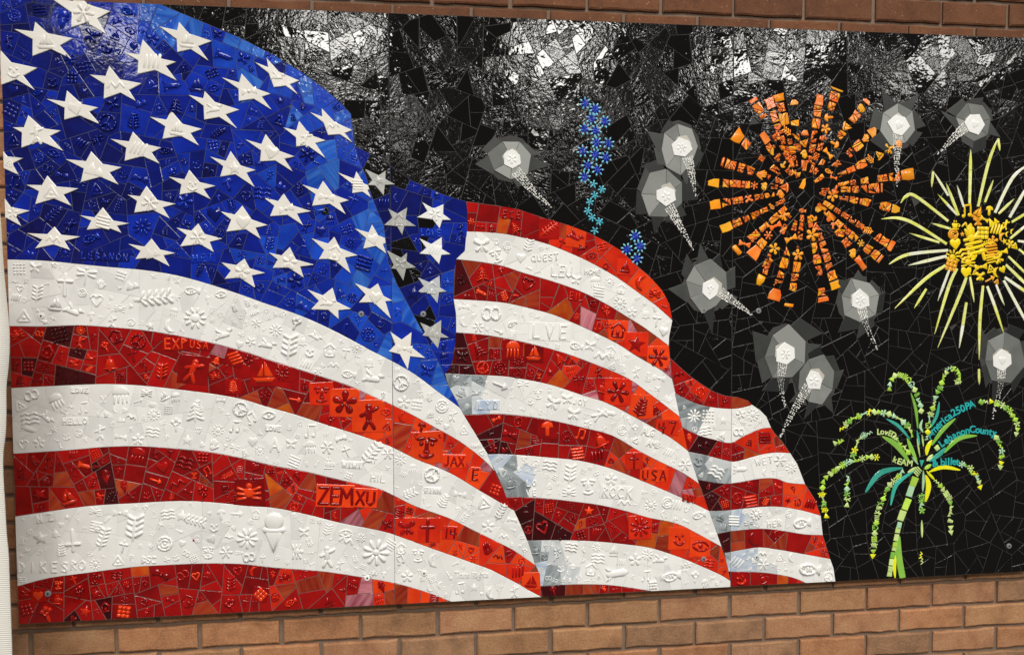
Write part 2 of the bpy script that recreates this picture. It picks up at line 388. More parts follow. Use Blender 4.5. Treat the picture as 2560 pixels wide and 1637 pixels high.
# ---- traced outlines (photo coordinates)
E1 = [(395,9),(515,59),(600,95),(682,137),(762,186),(816,227),(852,258),(877,285),(882,323),(887,365),(897,400),(915,441),(926,482),(945,532),(959,562),(965,608),(970,655),(981,682),(992,710),(1011,743),(1028,776),(1047,812),(1066,847),(1080,874),(1104,921),(1121,964),(1145,1008),(1162,1041),(1189,1085),(1219,1134),(1239,1178),(1258,1220),(1267,1242),(1285,1276),(1302,1313),(1319,1351),(1339,1412),(1350,1436),(1352,1464),(1356,1489)]
CB = [(-25,648),(18,649),(110,652),(192,660),(274,668),(356,675),(439,688),(521,710),(603,737),(655,756),(715,776),(775,799),(847,833),(929,877),(984,905),(1039,937),(1093,978),(1121,998),(1149,1019)]
W1 = [(-25,816),(22,815),(110,816),(197,813),(274,818),(356,825),(439,838),(521,855),(600,875),(655,893),(723,915),(792,937),(874,964),(929,989),(981,1012),(1039,1041),(1093,1071),(1148,1102),(1203,1143),(1236,1176)]
R1 = [(-25,974),(26,970),(110,966),(192,962),(274,960),(356,964),(439,973),(521,983),(576,992),(617,1001),(668,1017),(737,1036),(819,1063),(901,1089),(978,1117),(1039,1147),(1107,1174),(1148,1195),(1187,1219),(1230,1244),(1262,1263),(1285,1276)]
W2 = [(-25,1140),(31,1134),(110,1129),(192,1123),(260,1117),(343,1115),(439,1121),(521,1129),(602,1144),(682,1163),(764,1178),(847,1198),(940,1219),(984,1238),(1039,1265),(1121,1294),(1176,1321),(1235,1350),(1281,1373),(1314,1395),(1338,1412)]
R2 = [(-25,1302),(37,1291),(110,1280),(219,1265),(329,1258),(452,1252),(548,1257),(610,1264),(682,1269),(764,1285),(847,1306),(943,1325),(997,1340),(1066,1366),(1148,1395),(1217,1420),(1243,1432),(1295,1459),(1322,1475),(1354,1492)]
W3 = [(-25,1482),(42,1465),(123,1444),(219,1431),(329,1417),(411,1412),(507,1408),(600,1409),(682,1418),(778,1425),(833,1431),(915,1444),(984,1456),(1039,1471),(1088,1487),(1130,1504)]
D_TOP = [(887,365),(945,395),(992,425),(1030,452),(1112,488),(1166,504)]
D_RIGHT = [(1166,504),(1169,564),(1162,627),(1146,643),(1137,674),(1134,748),(1140,784),(1141,830),(1136,871),(1129,910),(1115,944)]
E2 = [(1166,504),(1240,514),(1295,523),(1363,546),(1418,562),(1476,584),(1514,603),(1555,628),(1585,658),(1624,691),(1654,724),(1673,759),(1681,800),(1673,841),(1673,882),(1679,932),(1684,964),(1691,992),(1699,1041),(1709,1074),(1720,1126),(1733,1165),(1747,1208),(1753,1222),(1773,1276),(1788,1321),(1804,1366),(1816,1403),(1823,1434),(1826,1466)]
M0 = [(1166,579),(1215,581),(1260,585),(1295,592),(1361,608),(1418,630),(1473,655),(1541,693),(1596,732),(1637,762),(1665,786),(1681,801)]
M1 = [(1140,648),(1203,655),(1260,666),(1308,682),(1377,702),(1446,726),(1514,759),(1563,789),(1610,818),(1672,864)]
M2 = [(1134,748),(1203,752),(1260,757),(1308,767),(1377,785),(1425,804),(1473,825),(1541,858),(1596,893),(1646,921),(1680,947)]
M3 = [(1140,831),(1203,836),(1260,845),(1322,858),(1404,880),(1487,910),(1569,945),(1624,984),(1668,1017),(1699,1041)]
M4 = [(1112,933),(1176,937),(1250,940),(1308,948),(1377,962),(1459,989),(1514,1006),(1574,1036),(1637,1071),(1679,1096),(1720,1127)]
M5 = [(1158,1036),(1203,1035),(1250,1034),(1322,1041),(1391,1053),(1459,1069),(1530,1088),(1596,1126),(1651,1154),(1706,1181),(1747,1208)]
M6 = [(1217,1136),(1250,1135),(1308,1138),(1377,1144),(1446,1151),(1514,1167),(1569,1187),(1646,1219),(1706,1245),(1773,1277)]
M7 = [(1265,1242),(1310,1242),(1372,1246),(1432,1253),(1500,1262),(1569,1278),(1624,1294),(1692,1308),(1747,1335),(1804,1366)]
M8 = [(1317,1351),(1404,1350),(1487,1353),(1569,1361),(1629,1370),(1692,1390),(1747,1412),(1802,1437),(1826,1452)]
M9 = [(1350,1464),(1432,1460),(1514,1461),(1583,1469),(1636,1478)]
E3 = [(1675,894),(1703,920),(1733,945),(1774,973),(1813,989),(1843,992),(1870,1001),(1881,1012),(1901,1026),(1916,1041),(1925,1063),(1936,1082),(1955,1102),(1974,1130),(1993,1159),(2012,1207),(2020,1220),(2037,1247),(2051,1283),(2055,1327),(2064,1359),(2075,1395),(2084,1420),(2089,1456)]
T0 = [(1686,982),(1733,1006),(1774,1017),(1824,1022),(1857,1019),(1881,1012)]
T1 = [(1706,1068),(1747,1088),(1788,1099),(1827,1107),(1857,1091),(1900,1072),(1928,1069)]
T2 = [(1720,1129),(1761,1137),(1816,1151),(1843,1153),(1900,1137),(1941,1131),(1976,1133)]
T3 = [(1744,1198),(1788,1206),(1829,1208),(1900,1196),(1941,1196),(1968,1206),(2013,1210)]
T4 = [(1772,1277),(1816,1276),(1900,1267),(1955,1267),(2010,1277),(2052,1289)]
T5 = [(1793,1334),(1829,1327),(1900,1321),(1955,1326),(2010,1335),(2057,1337)]
T6 = [(1812,1382),(1857,1374),(1900,1368),(1955,1375),(2010,1385),(2076,1397)]
T7 = [(1822,1428),(1900,1430),(1955,1437),(1988,1445),(2016,1457)]
BOTTOM = 1640

def between(E, p, q):            # the traced edge between two of its points
    def near(a): return min(range(len(E)), key=lambda i: (E[i][0]-a[0])**2+(E[i][1]-a[1])**2)
    i, j = near(p), near(q)
    return E[i+1:j] if i < j else E[j+1:i][::-1]
def band(top, bot, EL, ER):
    t = smooth_line(top); b = smooth_line(bot)
    right = between(ER, top[-1], bot[-1]) if ER else []
    left = between(EL, bot[0], top[0]) if EL else []
    return PP(t+right+b[::-1]+left)
EL1 = None
regions = []                     # (kind, wave, polygon)
cant = PP([(-30, -40), (330, -40)]+E1[:27]+smooth_line(CB)[::-1])
regions.append(('canton', 1, cant))
regions.append(('white', 1, band(CB, W1, None, E1)))
regions.append(('red', 1, band(W1, R1, None, E1)))
regions.append(('white', 1, band(R1, W2, None, E1)))
regions.append(('red', 1, band(W2, R2, None, E1)))
regions.append(('white', 1, PP(smooth_line(R2)+[(1357,1540),(1130,1540)]+smooth_line(W3)[::-1])))
regions.append(('red', 1, PP(smooth_line(W3)+[(1130,1600),(-25,1640)])))
regions.append(('canton', 2, PP(D_TOP+smooth_line(D_RIGHT)[1:]+between(E1, (1115,944), (887,365)))))
e2t = E2[:13]
regions.append(('red', 2, PP(smooth_line(e2t)+smooth_line(M0)[::-1][1:]+[(1168,560)])))
ms = [M0, M1, M2, M3, M4, M5, M6, M7, M8, M9]
for i in range(9):
    a, b = ms[i], ms[i+1]
    EL = D_RIGHT if i < 4 else E1
    t = smooth_line(a); bb = smooth_line(b)
    right = between(E2, a[-1], b[-1]) if i < 8 else [(1826,1466),(1827,1520),(1640,1530)]
    left = between(EL, b[0], a[0])
    regions.append(('white' if i % 2 == 0 else 'red', 2, PP(t+right+bb[::-1]+left)))
regions.append(('red', 2, PP(smooth_line(M9)+[(1640,1560),(1358,1560),(1356,1489)])))
regions.append(('red', 3, PP(smooth_line(E3[:8])+smooth_line(T0)[::-1][1:]+between(E2, T0[0], E3[0]))))
ts = [T0, T1, T2, T3, T4, T5, T6, T7]
for i in range(7):
    a, b = ts[i], ts[i+1]
    right = between(E3, a[-1], b[-1]) if i < 6 else between(E3, a[-1], (2089,1456))+[(2089,1456),(2092,1520),(2018,1520)]
    regions.append(('white' if i % 2 == 0 else 'red', 3, PP(smooth_line(a)+right+smooth_line(b)[::-1]+between(E2, b[0], a[0]))))
regions.append(('red', 3, PP(smooth_line(T7)+[(2018,1540),(1827,1540),(1826,1466)])))
sky = PP([(395,9),(385,-60),(2700,-60),(2700,1560),(2092,1560)]+E3[::-1]+between(E2, (1675,894), (1166,504))+[(1166,504)]+D_TOP[::-1][1:]+E1[1:10][::-1])
regions.append(('sky', 0, sky))

def wave_t(x, y, wv):
    """0 at the left edge of a wave, 1 at its right edge (photo-like units in metres)"""
    def ex(E):
        b = min(E, key=lambda e: abs(P(*e)[1]-y)); return P(*b)[0]
    if wv == 1: return x/1.33
    L = ex(E1[9:]) if wv == 2 else ex(E2[12:]); Rr = ex(E2[12:]) if wv == 2 else ex(E3)
    return (x-L)/max(Rr-L, 0.05)
def pick(d):
    k = list(d); return random.choices(k, [d[q] for q in k])[0]
def tile_colour(kind, wv, x, y):
    if kind == 'sky': return 'black'
    if kind == 'canton':
        if wv == 2: return pick(dict(black=.20, navy=.45, deepblue=.35)) if x < 1.02 else pick(dict(deepblue=.25, royal=.55, cobalt=.2))
        e = min(math.hypot(P(*q)[0]-x, P(*q)[1]-y) for q in E1[:28])
        if e < 0.036: return pick(dict(skyblue=.5, cobalt=.5))
        if e < 0.13: return pick(dict(cobalt=.36, royal=.44, skyblue=.08, deepblue=.12))
        t = x/0.9
        if t < 0.3: return pick(dict(navy=.40, deepblue=.50, royal=.10))
        if t < 0.6: return pick(dict(navy=.12, deepblue=.50, royal=.38))
        return pick(dict(deepblue=.22, royal=.52, cobalt=.26))
    t = wave_t(x, y, wv)
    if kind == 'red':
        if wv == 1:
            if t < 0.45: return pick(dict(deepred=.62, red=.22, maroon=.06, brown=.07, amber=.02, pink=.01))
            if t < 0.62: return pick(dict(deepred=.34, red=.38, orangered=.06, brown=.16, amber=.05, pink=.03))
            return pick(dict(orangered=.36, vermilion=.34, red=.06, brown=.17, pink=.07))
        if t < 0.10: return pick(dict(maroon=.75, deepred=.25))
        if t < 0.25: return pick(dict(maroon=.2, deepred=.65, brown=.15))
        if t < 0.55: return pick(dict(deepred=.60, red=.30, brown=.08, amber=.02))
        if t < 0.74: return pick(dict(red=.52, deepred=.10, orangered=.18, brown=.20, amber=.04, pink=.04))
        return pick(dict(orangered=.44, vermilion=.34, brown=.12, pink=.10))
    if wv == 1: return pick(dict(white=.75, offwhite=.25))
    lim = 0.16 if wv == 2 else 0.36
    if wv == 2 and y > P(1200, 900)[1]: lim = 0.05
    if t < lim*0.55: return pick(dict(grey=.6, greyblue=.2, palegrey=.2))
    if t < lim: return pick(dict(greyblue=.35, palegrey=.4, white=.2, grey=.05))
    return pick(dict(white=.85, offwhite=.15))

TA = dict(canton=0.0026, white=0.0027, red=0.0023, sky=0.0029)
GAP = dict(canton=0.0007, white=0.0003, red=0.0009, sky=0.0008)
BEV = dict(canton=0.0005, white=0.0004, red=0.0004, sky=0.0003)
tiles = []                       # dict(kind, region index, poly, colour)
def voronoi(region, size, jit):
    xs = [p[0] for p in region]; ys = [p[1] for p in region]
    x0, x1, y0, y1 = min(xs)-size, max(xs)+size, min(ys)-size, max(ys)+size
    pts = []; r = 0; y = y0
    while y < y1:
        x = x0+(size*0.5 if r % 2 else 0)
        while x < x1:
            pts.append((x+uni(-jit, jit)*size, y+uni(-jit, jit)*size)); x += size*uni(0.85, 1.2)
        y += size*0.92; r += 1
    A = np.array(pts); cells = []
    for i in range(len(pts)):
        px, py = pts[i]
        idx = np.argsort((A[:, 0]-px)**2+(A[:, 1]-py)**2)[1:15]
        s = size*1.6
        c = [(px-s, py-s), (px+s, py-s), (px+s, py+s), (px-s, py+s)]
        for j in idx:
            qx, qy = pts[j]; a, b = qx-px, qy-py
            c = half(c, a, b, (a*(px+qx)+b*(py+qy))/2)
            if len(c) < 3: break
        if len(c) >= 3: cells.append(c)
    return cells
def shatter(p, A0, jit, tri, out, depth=0):
    """cut a sheet again and again across its longer side, as a glazier nips tile"""
    a = area(p)
    if a < 2e-5: return
    lim = A0*random.choice((.5, .7, 1, 1, 1.3, 1.7))
    cx, cy = centroid(p)
    sxx = sum((x-cx)**2 for x, y in p); syy = sum((y-cy)**2 for x, y in p); sxy = sum((x-cx)*(y-cy) for x, y in p)
    th = 0.5*math.atan2(2*sxy, sxx-syy)
    c, s_ = math.cos(th), math.sin(th)
    u = [(x-cx)*c+(y-cy)*s_ for x, y in p]; v = [-(x-cx)*s_+(y-cy)*c for x, y in p]
    asp = (max(u)-min(u))/max(max(v)-min(v), 1e-6)
    if (a < lim and asp < 2.2) or depth > 14: out.append(p); return
    if asp < 1: th += math.pi/2
    if a < lim*1.8 and asp < 1.5 and rnd() < tri: th += math.pi/4*random.choice((-1, 1))
    th += random.gauss(0, jit)
    c, s_ = math.cos(th), math.sin(th)
    u = [x*c+y*s_ for x, y in p]; k = min(u)+(max(u)-min(u))*uni(.36, .64)
    for q in (half(p, c, s_, k), half(p, -c, -s_, -k)):
        q = clean(q, 0.0008) if len(q) > 2 else q
        if len(q) > 2: shatter(q, A0, jit, tri, out, depth+1)
def clip_convex(subject, cell):
    out = subject; n = len(cell)
    for i in range(n):
        a, b = cell[i], cell[(i+1) % n]
        nx, ny = (b[1]-a[1]), -(b[0]-a[0])
        out = half(out, nx, ny, nx*a[0]+ny*a[1])
        if len(out) < 3: return []
    return out

region_obj = {}
for ri, (kind, wv, poly) in enumerate(regions):
    random.seed(1000+ri)
    poly = ccw(clean(clip_mural(ccw(poly))))
    # grout bed, cut at the panel seams
    mb = MB(); strips = []
    for k in range(3):
        q = half(half(poly, -1, 0, -(SEAM[k]+0.0004)), 1, 0, SEAM[k+1]-0.0004)
        q = clean(q) if len(q) > 2 else q
        if len(q) < 3 or area(q) < 2e-4: continue
        strips.append(q)
        mb.rings([[(x, y, W_G0) for x, y in q], [(x, y, W_G1) for x, y in q]])
    nm = dict(canton='blue_canton', white='white_stripe', red='red_stripe', sky='night_sky')[kind]
    g = part(nm, mb.mesh(nm), M[dict(canton='g_blue', white='g_white', red='g_red', sky='g_black')[kind]])
    if kind == 'canton': g['label'] = 'blue star field at the hoist of the flag' if wv == 1 else 'dark folded back part of the blue star field'
    region_obj[ri] = g
    for q in strips:
        bits = []
        if kind in ('canton', 'sky'):
            for cell in voronoi(q, 0.15 if kind == 'canton' else 0.20, 0.34):
                t = clip_convex(q, ccw(cell))
                if len(t) > 2: shatter(ccw(clean(t)), TA[kind], .13 if kind == 'canton' else .26, .16 if kind == 'canton' else .34, bits)
        else: shatter(q, TA[kind], .13, .20 if kind == 'red' else .35, bits)
        for t in bits:
            t = clean(ccw(t), 0.0018)
            if len(t) < 3 or area(t) < 2.2e-5: continue
            t2 = inset(t, GAP[kind])
            if area(t2) < area(t)*0.35: continue
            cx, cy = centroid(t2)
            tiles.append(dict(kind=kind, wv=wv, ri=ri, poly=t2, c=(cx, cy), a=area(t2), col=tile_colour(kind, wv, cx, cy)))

# ---- build tiles: the 300 largest of each kind singly, the rest joined
TILE_NAME = dict(canton='blue_tile', white='white_tile', red='red_tile', sky='black_tile')
rest = {}
random.seed(77)
for kind in TILE_NAME:
    lst = sorted([t for t in tiles if t['kind'] == kind], key=lambda t: -t['a'])
    for n, t in enumerate(lst):
        tl = 0.014 if kind == 'sky' else (0.010 if kind != 'white' else 0.004)
        tilt = (uni(-tl, tl), uni(-tl, tl)); h = TH+(uni(-.0002, .0005) if kind == 'white' else uni(-.0003, .0003))
        if n < 290:
            mb = MB(); cx, cy = t['c']
            mb.tile([(x-cx, y-cy) for x, y in t['poly']], 0, h, BEV[kind], tilt)
            sub(TILE_NAME[kind], mb.mesh(TILE_NAME[kind]), region_obj[t['ri']], M[t['col']], (cx, -W_T0, cy))
        else:
            mb = rest.setdefault((kind), (MB(), []))
            if t['col'] not in mb[1]: mb[1].append(t['col'])
            mb[0].tile(t['poly'], W_T0, h, BEV[kind], tilt, mi=mb[1].index(t['col']))
for kind, (mb, cols) in rest.items():
    me = mb.mesh('small_'+TILE_NAME[kind]+'s')
    for c in cols: me.materials.append(M[c])
    o = obj('small_'+TILE_NAME[kind]+'s', me, mural, None, OFF); o['kind'] = 'stuff'

# ================================================================== raised clay motifs
def capsule(x0, y0, x1, y1, w0, w1=None, n=4):
    w1 = w0 if w1 is None else w1
    a = math.atan2(y1-y0, x1-x0); p = []
    for i in range(n+1):
        t = a-math.pi/2+math.pi*i/n; p.append((x1+w1*math.cos(t), y1+w1*math.sin(t)))
    for i in range(n+1):
        t = a+math.pi/2+math.pi*i/n; p.append((x0+w0*math.cos(t), y0+w0*math.sin(t)))
    return p
def disc(x, y, r, n=9): return [(x+r*math.cos(2*math.pi*i/n), y+r*math.sin(2*math.pi*i/n)) for i in range(n)]
def arc_strokes(x, y, rx, ry, a0, a1, k, w):
    p = [(x+rx*math.cos(math.radians(a0+(a1-a0)*i/k)), y+ry*math.sin(math.radians(a0+(a1-a0)*i/k))) for i in range(k+1)]
    return [capsule(*p[i], *p[i+1], w) for i in range(k)]
def petals(n, r0, r1, w, rot=0, cx=0, cy=0):
    out = []
    for i in range(n):
        a = rot+2*math.pi*i/n
        out.append(capsule(cx+r0*math.cos(a), cy+r0*math.sin(a), cx+r1*math.cos(a), cy+r1*math.sin(a), w*0.5, w))
    return out
MOT = {}
MOT['flower'] = petals(6, .14, .36, .085)+[disc(0, 0, .11)]
MOT['daisy'] = petals(9, .14, .40, .055)+[disc(0, 0, .10)]
MOT['blossom'] = petals(5, .12, .33, .12, .3)
MOT['stem_flower'] = petals(5, .07, .2, .065, .2, 0, .2)+[capsule(0, .05, -.05, -.42, .03), capsule(-.03, -.2, .2, -.05, .02, .05)]
MOT['branch'] = [capsule(-.05, -.45, .05, .4, .035)]+[capsule(-.02+.03*i, -.3+.2*i, -.24+.03*i, -.15+.2*i, .03, .05) for i in range(4)]+[capsule(0+.03*i, -.3+.2*i, .25+.02*i, -.15+.2*i, .03, .05) for i in range(4)]
MOT['fern'] = [capsule(0, -.45, 0, .42, .03)]+[capsule(0, -.35+.14*i, .26-.03*i, -.25+.14*i, .035) for i in range(5)]+[capsule(0, -.35+.14*i, -.26+.03*i, -.25+.14*i, .035) for i in range(5)]
MOT['heart'] = [capsule(-.30, .12, 0, -.32, .05), capsule(.30, .12, 0, -.32, .05)]+arc_strokes(-.16, .16, .15, .14, 10, 190, 4, .05)+arc_strokes(.16, .16, .15, .14, -10, 170, 4, .05)
MOT['solid_heart'] = [[(0, -.38), (.34, .02), (.33, .24), (.18, .34), (0, .2), (-.18, .34), (-.33, .24), (-.34, .02)]]
MOT['cross'] = [capsule(0, -.42, 0, .42, .06), capsule(-.25, .15, .25, .15, .06)]
MOT['sun'] = [disc(0, 0, .17)]+[capsule(.25*math.cos(a), .25*math.sin(a), .42*math.cos(a), .42*math.sin(a), .035) for a in [i*math.pi/5 for i in range(10)]]
MOT['fish'] = arc_strokes(-.05, 0, .28, .17, 20, 340, 8, .035)+[[(.2, 0), (.42, .18), (.40, -.18)], disc(-.2, .04, .04), capsule(-.05, .08, -.05, -.08, .03), capsule(.06, .06, .06, -.06, .03)]
MOT['butterfly'] = [capsule(0, -.28, 0, .22, .035), capsule(.06, .08, .27, .24, .06, .12), capsule(-.06, .08, -.27, .24, .06, .12), capsule(.06, -.05, .22, -.2, .05, .09), capsule(-.06, -.05, -.22, -.2, .05, .09)]
MOT['dragonfly'] = [capsule(0, .3, 0, -.42, .05, .03), disc(0, .36, .07), capsule(.06, .2, .4, .28, .03, .06), capsule(-.06, .2, -.4, .28, .03, .06), capsule(.06, .1, .38, .02, .03, .055), capsule(-.06, .1, -.38, .02, .03, .055)]
MOT['bird'] = [capsule(-.25, 0, .15, -.05, .12, .10), disc(.25, .1, .09), capsule(-.1, .08, -.3, .32, .06, .03), [(.33, .12), (.45, .07), (.33, .05)], capsule(-.3, -.02, -.45, -.12, .06, .03)]
MOT['sailboat'] = [[(-.38, -.22), (.38, -.22), (.26, -.36), (-.26, -.36)], [(.02, -.15), (.32, -.15), (.02, .42)], [(-.04, -.15), (-.25, -.15), (-.04, .28)]]
MOT['house'] = [capsule(-.28, -.35, -.28, .05, .04), capsule(.28, -.35, .28, .05, .04), capsule(-.28, -.35, .28, -.35, .04), capsule(-.36, .05, 0, .38, .05), capsule(.36, .05, 0, .38, .05), [(-.08, -.3), (.08, -.3), (.08, -.05), (-.08, -.05)]]
MOT['pine'] = [capsule(0, -.42, 0, .4, .035)]+[capsule(0, .35-.17*i, s*(.12+.07*i), .2-.17*i, .04) for i in range(4) for s in (1, -1)]
MOT['tree'] = [capsule(0, -.42, 0, .05, .06, .04), disc(0, .25, .13), disc(-.17, .14, .11), disc(.17, .14, .11), capsule(0, -.1, .15, .05, .03), capsule(0, -.1, -.15, .05, .03)]
MOT['star_shape'] = [[(.4*math.cos(math.radians(90+36*i))*(1 if i % 2 == 0 else .42), .4*math.sin(math.radians(90+36*i))*(1 if i % 2 == 0 else .42)) for i in range(10)]]
MOT['hand'] = [disc(0, -.15, .19)]+[capsule(-.15+.1*i, -.05, -.2+.13*i, (.28, .38, .38, .28)[i], .05, .045) for i in range(4)]+[capsule(.12, -.2, .33, -.02, .055)]
MOT['face'] = [capsule(-.3, .26, -.08, .30, .04), capsule(.08, .29, .32, .24, .045), disc(-.17, .12, .065), disc(.19, .11, .06), capsule(.02, .2, .0, -.12, .045, .06), capsule(-.06, -.14, .08, -.15, .035), capsule(-.2, -.28, .0, -.34, .04), capsule(.0, -.34, .22, -.26, .045)]
MOT['smile'] = [disc(-.17, .12, .07), disc(.15, .15, .06), capsule(-.02, .1, .03, -.06, .03), capsule(-.24, -.16, -.08, -.28, .045), capsule(-.08, -.28, .14, -.27, .05), capsule(.14, -.27, .27, -.12, .04)]
MOT['bars'] = [capsule(-.34, .3-.2*i, .34, .24-.2*i, .055) for i in range(4)]
MOT['slashes'] = [capsule(-.32+.2*i, -.28, -.2+.2*i, .3, .05) for i in range(4)]
MOT['squares'] = [[(x-.1, y-.1), (x+.1, y-.1), (x+.1, y+.1), (x-.1, y+.1)] for x in (-.25, 0, .25) for y in (-.25, 0, .25)]
MOT['dots'] = [disc(x, y, .06, 7) for x in (-.3, -.1, .1, .3) for y in (-.3, -.1, .1, .3)]
MOT['rose'] = arc_strokes(0, 0, .34, .34, 0, 360, 9, .045)+arc_strokes(0, 0, .19, .19, 40, 330, 6, .045)+[disc(0, 0, .06)]
MOT['arrow'] = [capsule(-.4, 0, .3, 0, .045), [(.2, .2), (.45, 0), (.2, -.2)]]
MOT['mountain'] = [[(-.42, -.3), (.1, -.3), (-.16, .28)], [(0, -.26), (.42, -.3), (.2, .12)]]
MOT['triangle'] = [capsule(-.34, -.28, .34, -.28, .05), capsule(.34, -.28, 0, .34, .05), capsule(0, .34, -.34, -.28, .05), disc(0, -.08, .09)]
MOT['eye'] = arc_strokes(0, -.1, .42, .32, 25, 155, 5, .04)+arc_strokes(0, .1, .42, .32, 205, 335, 5, .04)+[disc(0, 0, .11)]
MOT['bell'] = [[(-.3, -.22), (.3, -.22), (.2, .1), (.12, .28), (-.12, .28), (-.2, .1)], capsule(-.34, -.27, .34, -.27, .05), disc(0, -.38, .06), disc(0, .36, .06)]
MOT['jellyfish'] = [[(-.36, .05), (.36, .05), (.28, .3), (.1, .42), (-.1, .42), (-.28, .3)]]+[capsule(-.25+.17*i, 0, -.3+.19*i, -.4+.05*(i % 2), .035, .02) for i in range(4)]
MOT['cone'] = [disc(0, .26, .21, 12), [(-.2, .06), (.2, .06), (0, -.46)], capsule(-.22, .06, .22, .06, .045)]
MOT['peace'] = arc_strokes(0, 0, .38, .38, 0, 360, 12, .04)+[capsule(0, -.36, 0, .36, .035), capsule(0, 0, .26, -.26, .035), capsule(0, 0, -.26, -.26, .035)]
MOT['moon'] = [[(.12, .4), (-.2, .3), (-.34, 0), (-.2, -.3), (.12, -.4), (-.04, -.2), (-.1, 0), (-.04, .2)]]
MOT['note'] = [disc(-.22, -.3, .11), disc(.2, -.24, .11), capsule(-.13, -.3, -.13, .35, .035), capsule(.29, -.24, .29, .38, .035), capsule(-.13, .35, .29, .4, .055)]
MOT['feather'] = [capsule(-.4, -.35, .4, .35, .035)]+[capsule(-.25+.13*i, -.22+.115*i, -.32+.13*i, -.02+.115*i, .03) for i in range(5)]+[capsule(-.25+.13*i, -.22+.115*i, -.05+.13*i, -.27+.115*i, .03) for i in range(5)]
MOT['pretzel'] = arc_strokes(-.19, .02, .19, .26, 0, 360, 9, .05)+arc_strokes(.19, .02, .19, .26, 0, 360, 9, .05)
MOT['zigzag'] = [capsule(-.4+.2*i, (-.15, .15)[i % 2], -.2+.2*i, (.15, -.15)[i % 2], .05) for i in range(4)]
MOT['bug'] = [disc(0, .02, .17), disc(0, .26, .09)]+[capsule(s*.12, .1-.13*i, s*.38, .2-.2*i, .03) for i in range(3) for s in (1, -1)]
MOT['wave_lines'] = sum([[capsule(-.4+.2*i, y+(.05 if i % 2 else -.05), -.2+.2*i, y+(-.05 if i % 2 else .05), .04) for i in range(4)] for y in (-.22, 0, .22)], [])
MOT['cup'] = [[(-.25, .15), (.2, .15), (.14, -.2), (-.18, -.2)]]+arc_strokes(.24, -.01, .12, .1, -80, 80, 4, .035)+[capsule(-.3, -.28, .26, -.28, .035), capsule(-.1, .22, -.1, .36, .025), capsule(.06, .22, .06, .36, .025)]
MOT['rocket'] = [capsule(-.3, 0, .2, 0, .12), [(.22, .14), (.45, 0), (.22, -.14)], [(-.3, .1), (-.45, .26), (-.18, .12)], [(-.3, -.1), (-.45, -.26), (-.18, -.12)]]
MOT['bow'] = [[(-.4, .2), (0, 0), (-.4, -.2)], [(.4, .2), (0, 0), (.4, -.2)], disc(0, 0, .09)]
MOT['mushroom'] = [[(-.3, .05), (.3, .05), (.24, .25), (0, .36), (-.24, .25)], capsule(0, 0, 0, -.32, .09)]
MOT['figure'] = [disc(0, .32, .1), capsule(0, .2, 0, -.08, .09), capsule(0, .14, .28, .28, .05), capsule(0, .14, -.26, .02, .05), capsule(0, -.1, .18, -.42, .05), capsule(0, -.1, -.16, -.42, .05)]
NAMES = list(MOT)
